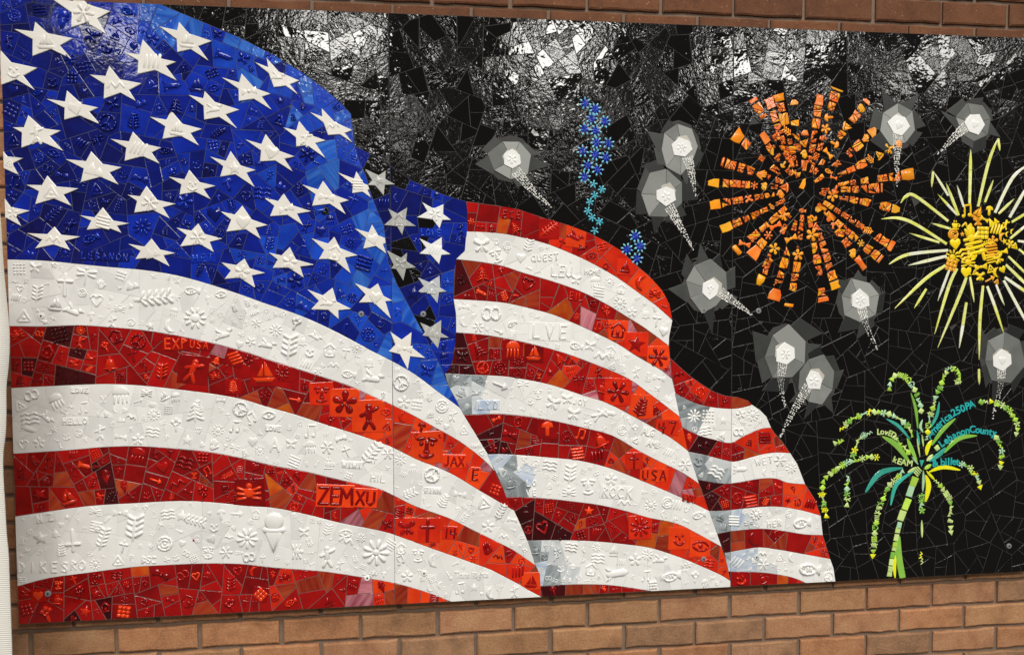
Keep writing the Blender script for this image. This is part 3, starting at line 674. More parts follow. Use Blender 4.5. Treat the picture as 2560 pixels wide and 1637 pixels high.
# a little hand-rolled alphabet, unit height
GL = {'A': [(-.3,-.5,0,.5),(.3,-.5,0,.5),(-.18,-.12,.18,-.12)], 'B': [(-.22,-.5,-.22,.5),(-.22,.5,.2,.28),(.2,.28,-.22,.04),(-.22,.04,.26,-.24),(.26,-.24,-.22,-.5)],
 'C': [(.25,.38,-.05,.5),(-.05,.5,-.28,.2),(-.28,.2,-.28,-.2),(-.28,-.2,-.05,-.5),(-.05,-.5,.25,-.38)], 'D': [(-.25,-.5,-.25,.5),(-.25,.5,.1,.42),(.1,.42,.28,0),(.28,0,.1,-.42),(.1,-.42,-.25,-.5)],
 'E': [(-.22,-.5,-.22,.5),(-.22,.5,.25,.5),(-.22,0,.18,0),(-.22,-.5,.25,-.5)], 'F': [(-.22,-.5,-.22,.5),(-.22,.5,.25,.5),(-.22,.02,.18,.02)],
 'G': [(.25,.38,-.05,.5),(-.05,.5,-.28,.15),(-.28,.15,-.24,-.35),(-.24,-.35,.05,-.5),(.05,-.5,.28,-.2),(.28,-.2,.02,-.1)], 'H': [(-.25,-.5,-.25,.5),(.25,-.5,.25,.5),(-.25,0,.25,0)],
 'I': [(0,-.5,0,.5)], 'J': [(.15,.5,.15,-.25),(.15,-.25,-.05,-.5),(-.05,-.5,-.25,-.3)], 'K': [(-.22,-.5,-.22,.5),(-.22,0,.25,.5),(-.12,.08,.28,-.5)], 'L': [(-.22,.5,-.22,-.5),(-.22,-.5,.25,-.5)],
 'M': [(-.35,-.5,-.3,.5),(-.3,.5,0,-.1),(0,-.1,.3,.5),(.3,.5,.35,-.5)], 'N': [(-.26,-.5,-.26,.5),(-.26,.5,.26,-.5),(.26,-.5,.26,.5)],
 'O': [(0,.5,-.28,.2),(-.28,.2,-.28,-.2),(-.28,-.2,0,-.5),(0,-.5,.28,-.2),(.28,-.2,.28,.2),(.28,.2,0,.5)], 'P': [(-.22,-.5,-.22,.5),(-.22,.5,.25,.3),(.25,.3,-.22,.02)],
 'Q': [(0,.5,-.28,.2),(-.28,.2,-.28,-.2),(-.28,-.2,0,-.5),(0,-.5,.28,-.2),(.28,-.2,.28,.2),(.28,.2,0,.5),(.08,-.2,.32,-.5)], 'R': [(-.22,-.5,-.22,.5),(-.22,.5,.25,.28),(.25,.28,-.22,.02),(-.1,.04,.28,-.5)],
 'S': [(.25,.4,-.1,.5),(-.1,.5,-.25,.22),(-.25,.22,.22,-.18),(.22,-.18,.1,-.5),(.1,-.5,-.26,-.4)], 'T': [(0,-.5,0,.5),(-.3,.5,.3,.5)], 'U': [(-.25,.5,-.25,-.25),(-.25,-.25,0,-.5),(0,-.5,.25,-.25),(.25,-.25,.25,.5)],
 'V': [(-.28,.5,0,-.5),(.28,.5,0,-.5)], 'W': [(-.4,.5,-.2,-.5),(-.2,-.5,0,.2),(0,.2,.2,-.5),(.2,-.5,.4,.5)], 'X': [(-.28,-.5,.28,.5),(.28,-.5,-.28,.5)], 'Y': [(-.28,.5,0,.02),(.28,.5,0,.02),(0,.02,0,-.5)],
 'Z': [(-.28,.5,.28,.5),(.28,.5,-.28,-.5),(-.28,-.5,.28,-.5)], '4': [(.12,-.5,.12,.5),(-.28,.3,-.28,-.05),(-.28,-.05,.28,-.05)], '7': [(-.28,.5,.28,.5),(.28,.5,-.05,-.5)], '1': [(0,-.5,0,.5)]}
mot_mesh = {}
def motif_mesh(name):
    if name not in mot_mesh:
        mb = MB()
        for k, p in enumerate(MOT[name]):
            q = ccw(clean(p, 0.003)); q = inset(q, -0.020); hgt = 0.085+0.012*(k % 3)
            mb.dome(q, 0, hgt, 0.07)
        mot_mesh[name] = mb.mesh('raised_'+name); mot_mesh[name].materials.append(M['white'])
    return mot_mesh[name]
def motif(name, x, z, size, m, par, rot=0.0, w=None, sx=1.0, hz=None):
    o = sub('raised_'+name, motif_mesh(name), par, M[m], (x, -(W_T0+TH-0.0004 if w is None else w), z))
    hz = (size*0.8 if hz is None else hz)*1.35
    o.scale = (size*sx, hz, size); o.rotation_euler = (0, rot, 0)
    return o
def word(txt, x, z, hgt, m, par, rot=0.0, sp=0.78, w=None, fat=0.11, name='raised_lettering', sx=1.0, lift=0.0032):
    mb = MB(); n = len(txt); wdt = hgt*sp
    for k, ch in enumerate(txt):
        cx = (k-(n-1)/2)*wdt
        for s in GL.get(ch, []):
            p = capsule(s[0]*sx, s[1], s[2]*sx, s[3], fat, n=3)
            mb.dome(ccw([(cx+a*hgt, b*hgt) for a, b in p]), 0, lift*uni(.9, 1.1), hgt*0.08)
    o = sub(name, mb.mesh(name), par, M[m], (x, -(W_T0+TH-0.0004 if w is None else w), z)); o.rotation_euler = (0, rot, 0)
    return o
def region_at(x, z):
    for ri, (k, wv, poly) in enumerate(regions):
        if inside((x, z), poly): return ri
    return len(regions)-1
blocked = [(*P(1137+17*q, 1439), .016) for q in range(6)]                      # (x, z, radius) kept free of random motifs

# ---- plaques with writing
plaques = []
def plaque(pts, m, par, name='lettered_tile', h=0.0016):
    p = ccw(clean(pts)); c0 = centroid(p); rg = regions[region_at(*c0)][2]
    q = clip_convex(ccw(rg), p)
    if len(q) > 2 and area(ccw(q)) > .3*area(p): p = inset(ccw(clean(q, .0015)), .0006)
    cx, cy = centroid(p); mb = MB(); h += 0.00004*(len(plaques) % 9); plaques.append((cx, cy))
    mb.tile([(x-cx, y-cy) for x, y in p], 0, h, 0.0009)
    blocked.append((cx, cy, 0.5*max(math.hypot(x-cx, y-cy) for x, y in p)))
    sub(name, mb.mesh(name), par, M[m], (cx, -(W_T0+TH-0.0006), cy)); return cx, cy
WR = [ # word, centre px, height px, tile colour, letter colour, rotation(deg clockwise), spacing, plaque
 ('LEBANON',(262,641),17,'navy','royal',3,.98,1), ('MET',(508,645),17,'royal','cobalt',-4,1.1,1), ('EXP',(440,859),25,'deepred','vermilion',0,.8,1), ('USA',(498,862),18,'deepred','vermilion',6,.9,1),
 ('ZEM',(838,1239),40,'vermilion','deepred',4,.70,1), ('XU',(914,1244),34,'vermilion','deepred',5,.74,1), ('LYD',(1220,1012),18,'greyblue','palegrey',0,1.05,1),
 ('LO',(1328,1207),14,'grey','starwhite',0,1.1,0), ('VE',(1328,1231),14,'grey','starwhite',0,1.1,0), ('47',(1668,1068),28,'orangered','deepred',4,.95,1), ('USA',(1635,1187),24,'vermilion','deepred',3,.95,1),
 ('BEC',(1722,1246),15,'orangered','red',10,.8,1), ('ECE',(1279,537),17,'red','deepred',3,1.0,1), ('EIL',(1440,741),17,'red','orangered',8,.7,1), ('QUEST',(1362,644),16,'white','white',-4,.9,0),
 ('LEU',(1404,678),26,'white','white',4,.72,0), ('HOME',(1481,680),13,'white','white',4,.8,0), ('LVE',(1374,829),32,'white','white',3,1.05,1), ('JOY',(1450,1004),14,'white','white',8,.9,0),
 ('ALG',(1621,1079),18,'white','white',12,.6,0), ('AMB',(1634,1109),16,'white','white',14,.75,0), ('ROCK',(1542,1230),24,'white','white',6,.85,1), ('FINN',(1082,1225),12,'white','white',4,.85,1),
 ('WIWI',(880,1161),13,'white','white',5,.95,1), ('AT',(932,1151),12,'white','white',10,.8,0), ('HIL',(945,1193),20,'white','white',6,.6,0), ('HELLO',(188,1052),14,'white','white',0,.85,1), ('LOVE',(200,975),11,'white','white',2,.95,1),
 ('LOVE',(683,1070),11,'white','white',6,.85,1), ('JAX',(1135,1152),24,'vermilion','red',3,.75,1), ('E',(1188,1185),26,'vermilion','deepred',6,.8,1), ('14',(1125,1331),24,'orangered','deepred',6,.7,1), ('M',(806,493),20,'star','star',8,.8,0),
 ('A',(760,612),30,'cobalt','royal',4,.8,0), ('LOVE',(1077,582),16,'royal','cobalt',3,.85,1), ('DIKES',(108,1417),24,'white','white',2,1.05,0), ('RO',(195,1412),22,'white','white',4,.9,0), ('NZ',(113,1294),17,'white','white',-8,1.5,1), ('A',(687,1112),32,'white','white',2,.8,0),
 ('BSC',(372,1398),16,'white','white',4,.75,0), ('KT',(1662,1443),14,'white','white',6,.9,0), ('HER',(2190/3.648+1240+95,1307),15,'white','white',-3,.9,0), ('WET',(1910,1151),17,'white','white',-8,.95,0)]
for t, (px, py), hp, tc, lc, rot, sp, pl in WR:
    x, z = P(px, py); k = P(px, py-hp/2)[1]-P(px, py+hp/2)[1]
    ri = region_at(x, z); par = region_obj[ri]; r = math.radians(rot)
    wd = k*sp*len(t)*0.5+k*0.12
    for q in range(-4, 5): blocked.append((x+q/4*wd*math.cos(r), z-q/4*wd*math.sin(r), k*.75))
    w = None
    if pl:
        hh = k*0.72
        c, s = math.cos(r), -math.sin(r)
        plaque([(x+a*c-b*s, z+a*s+b*c) for a, b in ((-wd, -hh), (wd, -hh), (wd*1.0, hh), (-wd, hh))], tc, par)
        w = W_T0+TH+0.0006
    word(t, x, z, k, lc, par, r, sp, w=w, fat=0.10 if k > .018 else 0.12)

# ---- motifs traced at their place on the white stripes: name, px, py, size px, rotation
HERO = [('dragonfly',215,688,58,10),('cross',163,712,62,4),('hand',252,712,34,-6),('heart',242,752,46,4),('squares',302,686,34,20),('bug',300,772,34,10),('feather',385,745,92,35),('fish',480,724,50,2),('sun',488,795,62,0),('dots',45,672,40,0),('butterfly',88,670,36,10),
 ('triangle',60,790,46,0),('bird',185,778,56,20),('mushroom',228,790,30,0),('branch',92,735,46,0),('bird',670,862,50,8),('daisy',690,825,38,0),('branch',722,868,70,0),('bell',757,852,32,0),('bird',790,842,40,30),('house',825,875,44,4),('cross',865,880,34,10),('bell',923,905,34,4),('zigzag',834,912,34,6),
 ('fish',870,938,50,8),('bird',935,945,60,4),('bird',560,838,58,-20),('jellyfish',302,985,58,0),('note',208,1020,36,0),('pine',488,1030,62,0),('fern',495,1015,44,0),('sun',545,1075,34,0),('face',258,998,26,0),('wave_lines',75,1045,50,-5),('rocket',72,1072,44,20),('bird',118,1045,44,40),
 ('heart',55,1112,38,0),('blossom',98,1106,32,0),('smile',166,1090,32,0),('figure',250,1080,44,0),('bow',302,1092,34,10),('blossom',345,1098,34,0),('wave_lines',382,1080,40,10),('tree',440,1060,44,0),('star_shape',468,1100,36,6),('solid_heart',632,1104,36,4),('sun',650,1125,30,0),('note',776,1078,44,4),
 ('butterfly',728,1110,36,6),('jellyfish',776,1118,40,0),('flower',818,1118,40,10),('cup',822,1160,38,4),('feather',930,1128,72,-8),('flower',972,1128,38,0),('daisy',1003,1145,36,0),('bars',735,1155,40,20),('rose',1105,1015,44,0),('blossom',1010,1005,36,6),('squares',1042,1012,34,10),('heart',1050,985,24,0),('figure',1132,1038,34,10),
 ('triangle',1165,1072,36,0),('feather',1188,1118,36,40),('jellyfish',1032,1170,26,0),('branch',1020,1235,44,60),('fern',1110,1250,46,30),('bow',1150,1235,36,10),('branch',1155,1300,32,30),('blossom',1220,1315,36,0),('zigzag',1260,1340,30,10),
 ('cone',685,1330,110,2),('daisy',618,1345,62,10),('bow',300,1282,42,4),('branch',335,1320,74,0),('hand',242,1318,36,0),('feather',258,1345,60,-30),('cross',182,1350,64,178),('fern',153,1373,44,0),('bars',240,1315,36,10),('rose',412,1358,52,0),('face',520,1380,44,0),('eye',520,1385,34,10),('flower',565,1380,38,0),('mushroom',553,1285,36,0),
 ('arrow',592,1278,44,4),('house',640,1285,30,8),('triangle',295,1400,40,0),('sun',240,1415,36,0),('solid_heart',455,1358,26,20),('star_shape',455,1290,40,10),('feather',485,1300,62,60),('wave_lines',420,1285,40,-6),('eye',867,1324,48,4),('daisy',940,1380,74,6),('bug',742,1378,50,90),('figure',818,1390,66,0),('branch',818,1325,36,10),
 ('butterfly',760,1330,36,0),('bars',976,1360,32,30),('house',1003,1370,34,0),('face',1045,1388,44,4),('moon',1085,1400,44,0),('blossom',1018,1440,34,0),('figure',850,1410,32,20),('star_shape',1185,1468,28,0),('zigzag',866,1350,46,20),('arrow',1122,1438,30,60),('note',1150,1470,36,0),('figure',1288,1472,40,0),
 ('butterfly',1204,615,52,0),('rose',1268,615,28,0),('solid_heart',1302,645,34,4),('butterfly',1440,700,34,10),('jellyfish',1488,706,34,0),('sun',1524,705,30,0),('bars',1497,728,36,4),('sun',1550,757,38,0),('bell',1615,785,30,0),('blossom',1580,780,30,0),('cross',1642,800,38,8),('house',1555,720,34,10),
 ('pretzel',1228,785,58,0),('flower',1195,820,34,0),('bow',1160,765,34,0),('bars',1280,845,30,0),('fish',1440,865,44,10),('butterfly',1475,865,36,12),('house',1526,878,36,20),('zigzag',1503,897,58,8),('fern',1557,922,30,4),('figure',1590,930,34,0),('fern',1620,942,34,6),('bow',1648,945,38,10),('slashes',1665,1002,32,30),
 ('dragonfly',1308,962,36,0),('face',1345,985,34,0),('butterfly',1382,1008,46,20),('butterfly',1418,998,36,0),('butterfly',1434,1035,44,8),('triangle',1275,1020,22,0),('figure',1500,1035,50,60),('rocket',1525,1030,44,10),('rose',1555,1075,34,10),('tree',1588,1072,30,0),('slashes',1670,1130,34,20),('flower',1715,1160,38,0),
 ('face',1470,1215,56,0),('blossom',1528,1198,38,4),('bug',1422,1232,46,0),('branch',1424,1185,52,0),('sun',1627,1262,36,0),('rose',1668,1256,40,0),('fish',1748,1285,44,-10),('zigzag',1560,1258,44,4),('arrow',1398,1228,20,90),('slashes',1690,1262,40,10),('heart',1255,1185,30,0),
 ('daisy',1492,1368,28,0),('wave_lines',1495,1395,40,6),('sailboat',1535,1372,40,4),('blossom',1588,1398,38,0),('daisy',1618,1385,36,0),('bird',1652,1396,46,0),('slashes',1552,1405,28,4),('house',1478,1422,40,10),('rocket',1542,1440,80,-6),('note',1615,1440,36,4),('fish',1678,1440,60,-8),('tree',1738,1440,36,6),('smile',1402,1420,30,4),('slashes',1785,1345,30,10),('solid_heart',1250,1178,26,0),
 ('sun',1882,1036,36,0),('star_shape',1808,1052,26,0),('flower',1950,1150,36,0),('daisy',1978,1168,34,0),('rocket',1850,1170,44,0),('fish',2003,1307,58,-4),('rose',1972,1284,26,0),('fish',2018,1420,84,6),('triangle',1950,1392,28,0),('bars',1835,1300,34,0),('dots',1770,1040,40,4),('daisy',1735,1040,38,0),('slashes',1840,1405,40,30),('flower',1908,1410,34,0),('wave_lines',1792,1180,44,30)]
def settle(x, z, s, ri):
    """slide and shrink a motif until it lies wholly on its stripe"""
    poly = regions[ri][2]
    for it in range(9):
        k = s*.00108*.47; dx = dz = 0; bad = False
        for i in range(10):
            a = 2*math.pi*i/10; u, v = math.cos(a), math.sin(a)
            if not inside((x+u*k, z+v*k), poly) or not (0.004 < x+u*k < MW): dx -= u; dz -= v; bad = True
        if not bad: break
        l = math.hypot(dx, dz) or 1; x += dx/l*.003; z += dz/l*.003; s *= .95
    return x, z, s
for nm, px, py, s, r in HERO:
    x, z = P(px, py); ri = region_at(x, z); x, z, s = settle(x, z, s, ri)
    k = .94*(s*0.00104 if px < 900 else s*0.00112 if px < 1700 else s*0.0012)
    kind, wv, _ = regions[ri]
    if kind == 'sky': continue
    t = wave_t(x, z, wv)
    m = 'white' if kind == 'white' else 'orangered'
    if kind == 'white' and wv > 1 and t < 0.12: m = 'palegrey'
    motif(nm, x, z, k, m, region_obj[ri], math.radians(r), hz=k*0.60); blocked.append((x, z, k*0.5))

RED_HERO = [('sailboat',660,930,62,'deepred','vermilion',0),('blossom',862,1006,64,'vermilion','deepred',4),('figure',922,1040,66,'vermilion','deepred',0),('face',1066,1117,66,'vermilion','deepred',3),('bug',623,1232,66,'deepred','vermilion',0),('cross',1069,1325,54,'orangered','deepred',3),('butterfly',1017,1320,48,'orangered','red',0),('daisy',1600,1317,52,'orangered','red',2),
 ('smile',1698,1345,48,'vermilion','red',6),('eye',1752,1361,48,'vermilion','red',8),('sailboat',1328,1452,40,'vermilion','red',6),('flower',1545,979,58,'orangered','deepred',8),('fern',1603,1016,54,'vermilion','deepred',20),('mushroom',1368,1070,44,'deepred','vermilion',0),('feather',1372,553+20,44,'red','orangered',6),('bird',1440,590,46,'vermilion','red',20),('sailboat',1563,668,36,'orangered','deepred',10),
 ('house',1545,825,44,'vermilion','deepred',8),('star_shape',1590,860,52,'orangered','red',10),('flower',1645,893,50,'vermilion','deepred',6),('jellyfish',1283,870,46,'deepred','vermilion',0),('sailboat',1335,880,44,'deepred','vermilion',4),('figure',482,925,62,'deepred','orangered',20),('slashes',590,885,46,'deepred','vermilion',60),('fern',583,965,34,'deepred','vermilion',0),('daisy',705,932,40,'red','deepred',0),('face',804,985,52,'orangered','red',0),('solid_heart',96,1488,30,'red','vermilion',0),('squares',652,1485,34,'deepred','vermilion',45),('cross',1585,1152,38,'orangered','deepred',0),('solid_heart',1365,1065,28,'red','orangered',0)]
for nm, px, py, s, tc, mc, r in RED_HERO:
    x, z = P(px, py); ri = region_at(x, z)
    if regions[ri][0] != 'red': continue
    x, z, s = settle(x, z, s, ri)
    if any(math.hypot(x-b[0], z-b[1]) < s*.00075 for b in plaques): continue
    k = s*(0.00104 if px < 900 else 0.00112 if px < 1700 else 0.0012); a = math.radians(r*.3); c, q = math.cos(a), -math.sin(a)
    plaque([(x+(u*c-v*q)*k*.56*uni(.94, 1.08), z+(u*q+v*c)*k*.56*uni(.94, 1.08)) for u, v in ((-1, -1), (1, -1), (1, 1), (-1, 1))], tc, region_obj[ri], 'pictorial_tile')
    motif(nm, x, z, k*1.05, mc, region_obj[ri], math.radians(r), w=W_T0+TH+.0006, hz=k*.55)
x, z = P(485, 1350); mb = MB(); mb.dome(disc(0, 0, .0036), 0, .0012, .001); sub('red_dot', mb.mesh('red_dot'), region_obj[5], M['red'], (x, -(W_T0+TH), z))
x, z = P(813, 528); motif('hand', x, z, .030, 'black', region_obj[0], .6)

# ================================================================== stars
def star_poly(t):
    """five traced tips, in order -> ten point star"""
    def X(a, b, c, d):
        x1, y1 = a; x2, y2 = b; x3, y3 = c; x4, y4 = d
        D = (x1-x2)*(y3-y4)-(y1-y2)*(x3-x4)
        k = ((x1*y2-y1*x2), (x3*y4-y3*x4))
        return ((k[0]*(x3-x4)-(x1-x2)*k[1])/D, (k[0]*(y3-y4)-(y1-y2)*k[1])/D)
    out = []; n = 5
    cx = sum(p[0] for p in t)/5; cy = sum(p[1] for p in t)/5
    for i in range(5):
        out.append(t[i])
        q = X(t[i], t[(i+2) % n], t[(i+1) % n], t[(i-1) % n])
        g = uni(1.06, 1.22); out.append((cx+(q[0]-cx)*g, cy+(q[1]-cy)*g))
    return out
A_, B_, E_, F_, I_ = Z(0, 0), Z(600, 0), Z(0, 400), Z(600, 400), Z(600, 800)
STARS = [(A_, [(130,270),(325,205),(670,355),(660,545),(300,515)]), (A_, [(-170,520),(10,465),(345,625),(320,825),(10,780)]), (A_, [(440,-30),(690,-90),(1010,110),(975,320),(655,255)]),
 (A_, [(820,685),(1000,605),(1295,765),(1240,925),(950,905)]), (A_, [(425,905),(615,830),(900,985),(920,1140),(590,1095)]), (A_, [(120,1165),(262,1055),(560,1195),(580,1380),(200,1350)]),
 (A_, [(1130,480),(1305,365),(1610,570),(1615,740),(1255,680)]), (A_, [(1455,245),(1635,205),(1935,380),(1905,560),(1620,480)]), (A_, [(1370,1070),(1565,1015),(1845,1180),(1815,1330),(1485,1270)]),
 (A_, [(1010,1270),(1215,1205),(1475,1350),(1455,1495),(1140,1470)]), (A_, [(1720,870),(1870,835),(2185,1005),(2165,1175),(1865,1095)]), (A_, [(-200,1420),(-30,1300),(215,1445),(172,1597),(-80,1565)]),
 (E_, [(600,-5),(835,-75),(1115,70),(1080,225),(740,205)]), (E_, [(245,228),(435,145),(722,262),(650,418),(325,405)]), (E_, [(1540,155),(1728,92),(1968,238),(1922,360),(1640,318)]),
 (E_, [(1165,318),(1338,240),(1605,402),(1550,535),(1228,482)]), (E_, [(-150,400),(45,350),(278,465),(195,602),(-20,550)]), (E_, [(728,505),(940,435),(1185,580),(1108,665),(795,638)]),
 (E_, [(250,668),(500,610),(738,700),(640,822),(325,808)]), (E_, [(1610,618),(1810,580),(2030,718),(1950,840),(1645,790)]), (E_, [(1172,765),(1385,718),(1605,850),(1548,970),(1238,905)]),
 (E_, [(2012,470),(2212,418),(2444,595),(2380,722),(2068,655)]), (E_, [(2020,935),(2232,900),(2420,1030),(2330,1168),(2050,1085)]), (E_, [(1915,-29),(2105,-79),(2335,95),(2325,250),(2010,155)]),
 (B_, [(135,570),(245,535),(540,740),(530,865),(310,800)]), (B_, [(-164,710),(16,675),(280,860),(290,1005),(-9,925)]), (B_, [(635,1025),(745,990),(1030,1190),(1028,1305),(805,1235)]), (B_, [(395,1165),(540,1105),(785,1285),(780,1445),(515,1340)]),
 (B_, [(50,1275),(235,1225),(500,1430),(482,1567),(185,1475)]), (F_, [(565,225),(758,192),(995,370),(965,497),(660,420)]), (F_, [(210,340),(400,308),(650,470),(578,598),(275,515)]), (F_, [(890,115),(1062,105),(1215,255),(1195,345),(1025,305)]),
 (F_, [(652,715),(860,702),(1075,870),(1010,1035),(720,905)]), (F_, [(265,845),(455,795),(678,955),(582,1072),(300,985)]), (F_, [(1045,625),(1205,590),(1380,735),(1335,855),(1125,810)]), (F_, [(615,1180),(845,1165),(1015,1358),(900,1450),(650,1362)]),
 (F_, [(1045,1122),(1258,1125),(1390,1282),(1375,1445),(1085,1300)]), (I_, [(1370,105),(1565,110),(1690,345),(1530,450),(1358,285)])]
GSTARS = [(F_, [(1140,85),(1328,100),(1415,225),(1310,325),(1165,230)], 'stargrey'), (F_, [(1350,445),(1525,435),(1605,605),(1480,685),(1315,595)], 'stargrey'), (F_, [(1660,385),(1855,405),(1925,548),(1820,625),(1615,525)], 'starwhite'),
 (F_, [(1635,715),(1840,705),(1920,860),(1815,950),(1635,855)], 'starwhite'), (F_, [(1340,825),(1525,845),(1605,980),(1490,1100),(1380,990)], 'stargrey'), (F_, [(1620,1070),(1820,1055),(1885,1200),(1800,1305),(1610,1210)], 'palegrey'), (I_, [(1640,20),(1835,0),(1905,160),(1805,258),(1665,140)], 'stargrey')]
cant_c = ccw(clean(clip_mural(ccw(cant))))
star_polys = []
fold_edge = PP(E1[8:28])
random.seed(21)
def add_star(f, tips, m, par, cut):
    p = ccw(star_poly(f(tips)))
    p = clean(clip_mural(p))
    if cut:     # trim along the fold
        for i in range(len(fold_edge)-1):
            a, b = fold_edge[i], fold_edge[i+1]
            cy0 = centroid(p)[1]
            if b[1]-0.02 <= cy0 <= a[1]+0.02 and max(q[0] for q in p) > min(a[0], b[0])-0.02:
                nx, ny = (a[1]-b[1]), (b[0]-a[0])
                if nx*cy0 != 0: p = half(p, nx, ny, nx*(a[0]-0.001)+ny*a[1])
    p = clean(p); star_polys.append(p)
    cx, cy = centroid(p); mb = MB()
    mb.tile([(x-cx, y-cy) for x, y in p], 0, 0.0034, 0.0012, (uni(-.006, .006), uni(-.006, .006)))
    sub('star', mb.mesh('star'), par, M[m], (cx, -W_O0, cy))
    s = math.sqrt(area(p))*0.82
    nm = random.choice(['slashes', 'bars', 'solid_heart', 'flower', 'triangle', 'sailboat', 'mountain', 'smile', 'bow', 'butterfly', 'zigzag', 'house', 'blossom', 'star_shape', 'figure', 'bird'])
    motif(nm, cx, cy, s, m, par, uni(-.3, .3), w=W_O0+0.0031, hz=s*0.42)
for f, t in STARS: add_star(f, t, 'star', region_obj[0], True)
for f, t, m in GSTARS: add_star(f, t, m, region_obj[7], False)

# ---- motifs pressed into the coloured tiles
random.seed(42)
def relief_colour(kind, c):
    if kind == 'canton': return {'navy': 'deepblue', 'deepblue': random.choice(('deepblue', 'royal')), 'royal': random.choice(('royal', 'deepblue')), 'cobalt': random.choice(('royal', 'royal', 'cobalt')), 'skyblue': 'royal', 'black': 'navy'}[c]
    if kind == 'red': return {'maroon': random.choice(('maroon', 'deepred')), 'deepred': random.choice(('deepred', 'deepred', 'deepred', 'red', 'orangered', 'vermilion')), 'red': random.choice(('red', 'red', 'orangered', 'deepred')), 'orangered': random.choice(('red', 'deepred', 'orangered')), 'vermilion': random.choice(('red', 'deepred', 'orangered')), 'brown': 'red', 'amber': 'red', 'pink': 'red'}[c]
    return c
count = {}
for t in sorted(tiles, key=lambda t: -t['a']):
    kind = t['kind']
    if kind == 'sky' or t['col'] in ('brown', 'pink', 'amber', 'skyblue', 'greyblue', 'black') and rnd() < .92: continue
    n = len(t['poly']); cx, cy = t['c']
    ir = min(abs((t['poly'][(i+1) % n][0]-t['poly'][i][0])*(cy-t['poly'][i][1])-(t['poly'][(i+1) % n][1]-t['poly'][i][1])*(cx-t['poly'][i][0]))/(math.hypot(t['poly'][(i+1) % n][0]-t['poly'][i][0], t['poly'][(i+1) % n][1]-t['poly'][i][1])+1e-9) for i in range(n))
    if ir < 0.0075: continue
    if any((cx-b[0])**2+(cy-b[1])**2 < (b[2]+ir*0.9)**2 for b in blocked): continue
    if kind == 'canton' and any(inside((cx+a*ir*.7, cy+b*ir*.7), p) for p in star_polys for a, b in ((0, 0), (1, 0), (-1, 0), (0, 1), (0, -1))): continue
    pr = dict(canton=.92, red=.88, white=.80)[kind]
    if rnd() > pr: continue
    nm = random.choice(NAMES)
    blocked.append((cx, cy, min(ir*2.3, .05)*.45)) if kind == 'white' else None
    motif(nm, cx, cy, min(ir*2.3, 0.050), relief_colour(kind, t['col']), region_obj[t['ri']], uni(-.5, .5), hz=min(ir*2.3, .055)*random.choice((.7, .9, 1.1)))

wreg = [(ri, r) for ri, r in enumerate(regions) if r[0] == 'white']
for ri, (k_, wv, poly) in wreg:
    pc = clip_mural(poly); xs = [p[0] for p in pc]; ys = [p[1] for p in pc]; made = 0
    for it in range(int(area(ccw(pc))*34000)):
        x, z = uni(min(xs), max(xs)), uni(min(ys), max(ys)); k = uni(.014, .027)
        if any((x-b[0])**2+(z-b[1])**2 < (b[2]+k*.5)**2 for b in blocked): continue
        if not all(inside((x+math.cos(a)*k*.52, z+math.sin(a)*k*.52), pc) for a in [i*.785 for i in range(8)]): continue
        if any(abs(x-sm) < k*.5 for sm in SEAM[1:3]): continue
        blocked.append((x, z, k*.5)); t = wave_t(x, z, wv)
        motif(random.choice(NAMES), x, z, k, 'palegrey' if wv > 1 and t < .1 else 'white', region_obj[ri], uni(-.6, .6), hz=k*.62, w=W_T0+TH+.0001)

# ================================================================== comets
random.seed(8)
def irregular(cx, cy, rx, ry, n, j, a0=0):
    return [(cx+rx*(1+uni(-j, j))*math.cos(a0+2*math.pi*i/n), cy+ry*(1+uni(-j, j))*math.sin(a0+2*math.pi*i/n)) for i in range(n)]
COMETS = [((1281,400),(1276,398),55,53,[(1290,430),(1330,475),(1378,518)]), ((1703,369),(1697,371),50,60,[(1718,395),(1730,440),(1738,490)]), ((1664,488),(1655,484),50,61,[(1672,517),(1700,565),(1735,625)]),
 ((1777,724),(1765,715),54,61,[(1800,730),(1840,758),(1880,787)]), ((2245,312),(2245,316),44,50,[(2243,334),(2242,400),(2244,468)]), ((2433,310),(2436,307),45,50,[(2413,318),(2380,348),(2345,386)]),
 ((2148,752),(2149,752),53,54,[(2152,768),(2166,815),(2193,872)]), ((1962,885),(1964,885),55,64,[(1956,904),(1952,960),(1963,1016)]), ((2034,948),(2037,952),49,59,[(2020,965),(1985,1025),(1951,1092)]), ((2503,901),(2507,892),56,65,[(2502,921),(2500,965),(2482,1045)])]
sky_par_w = W_O0-0.0003
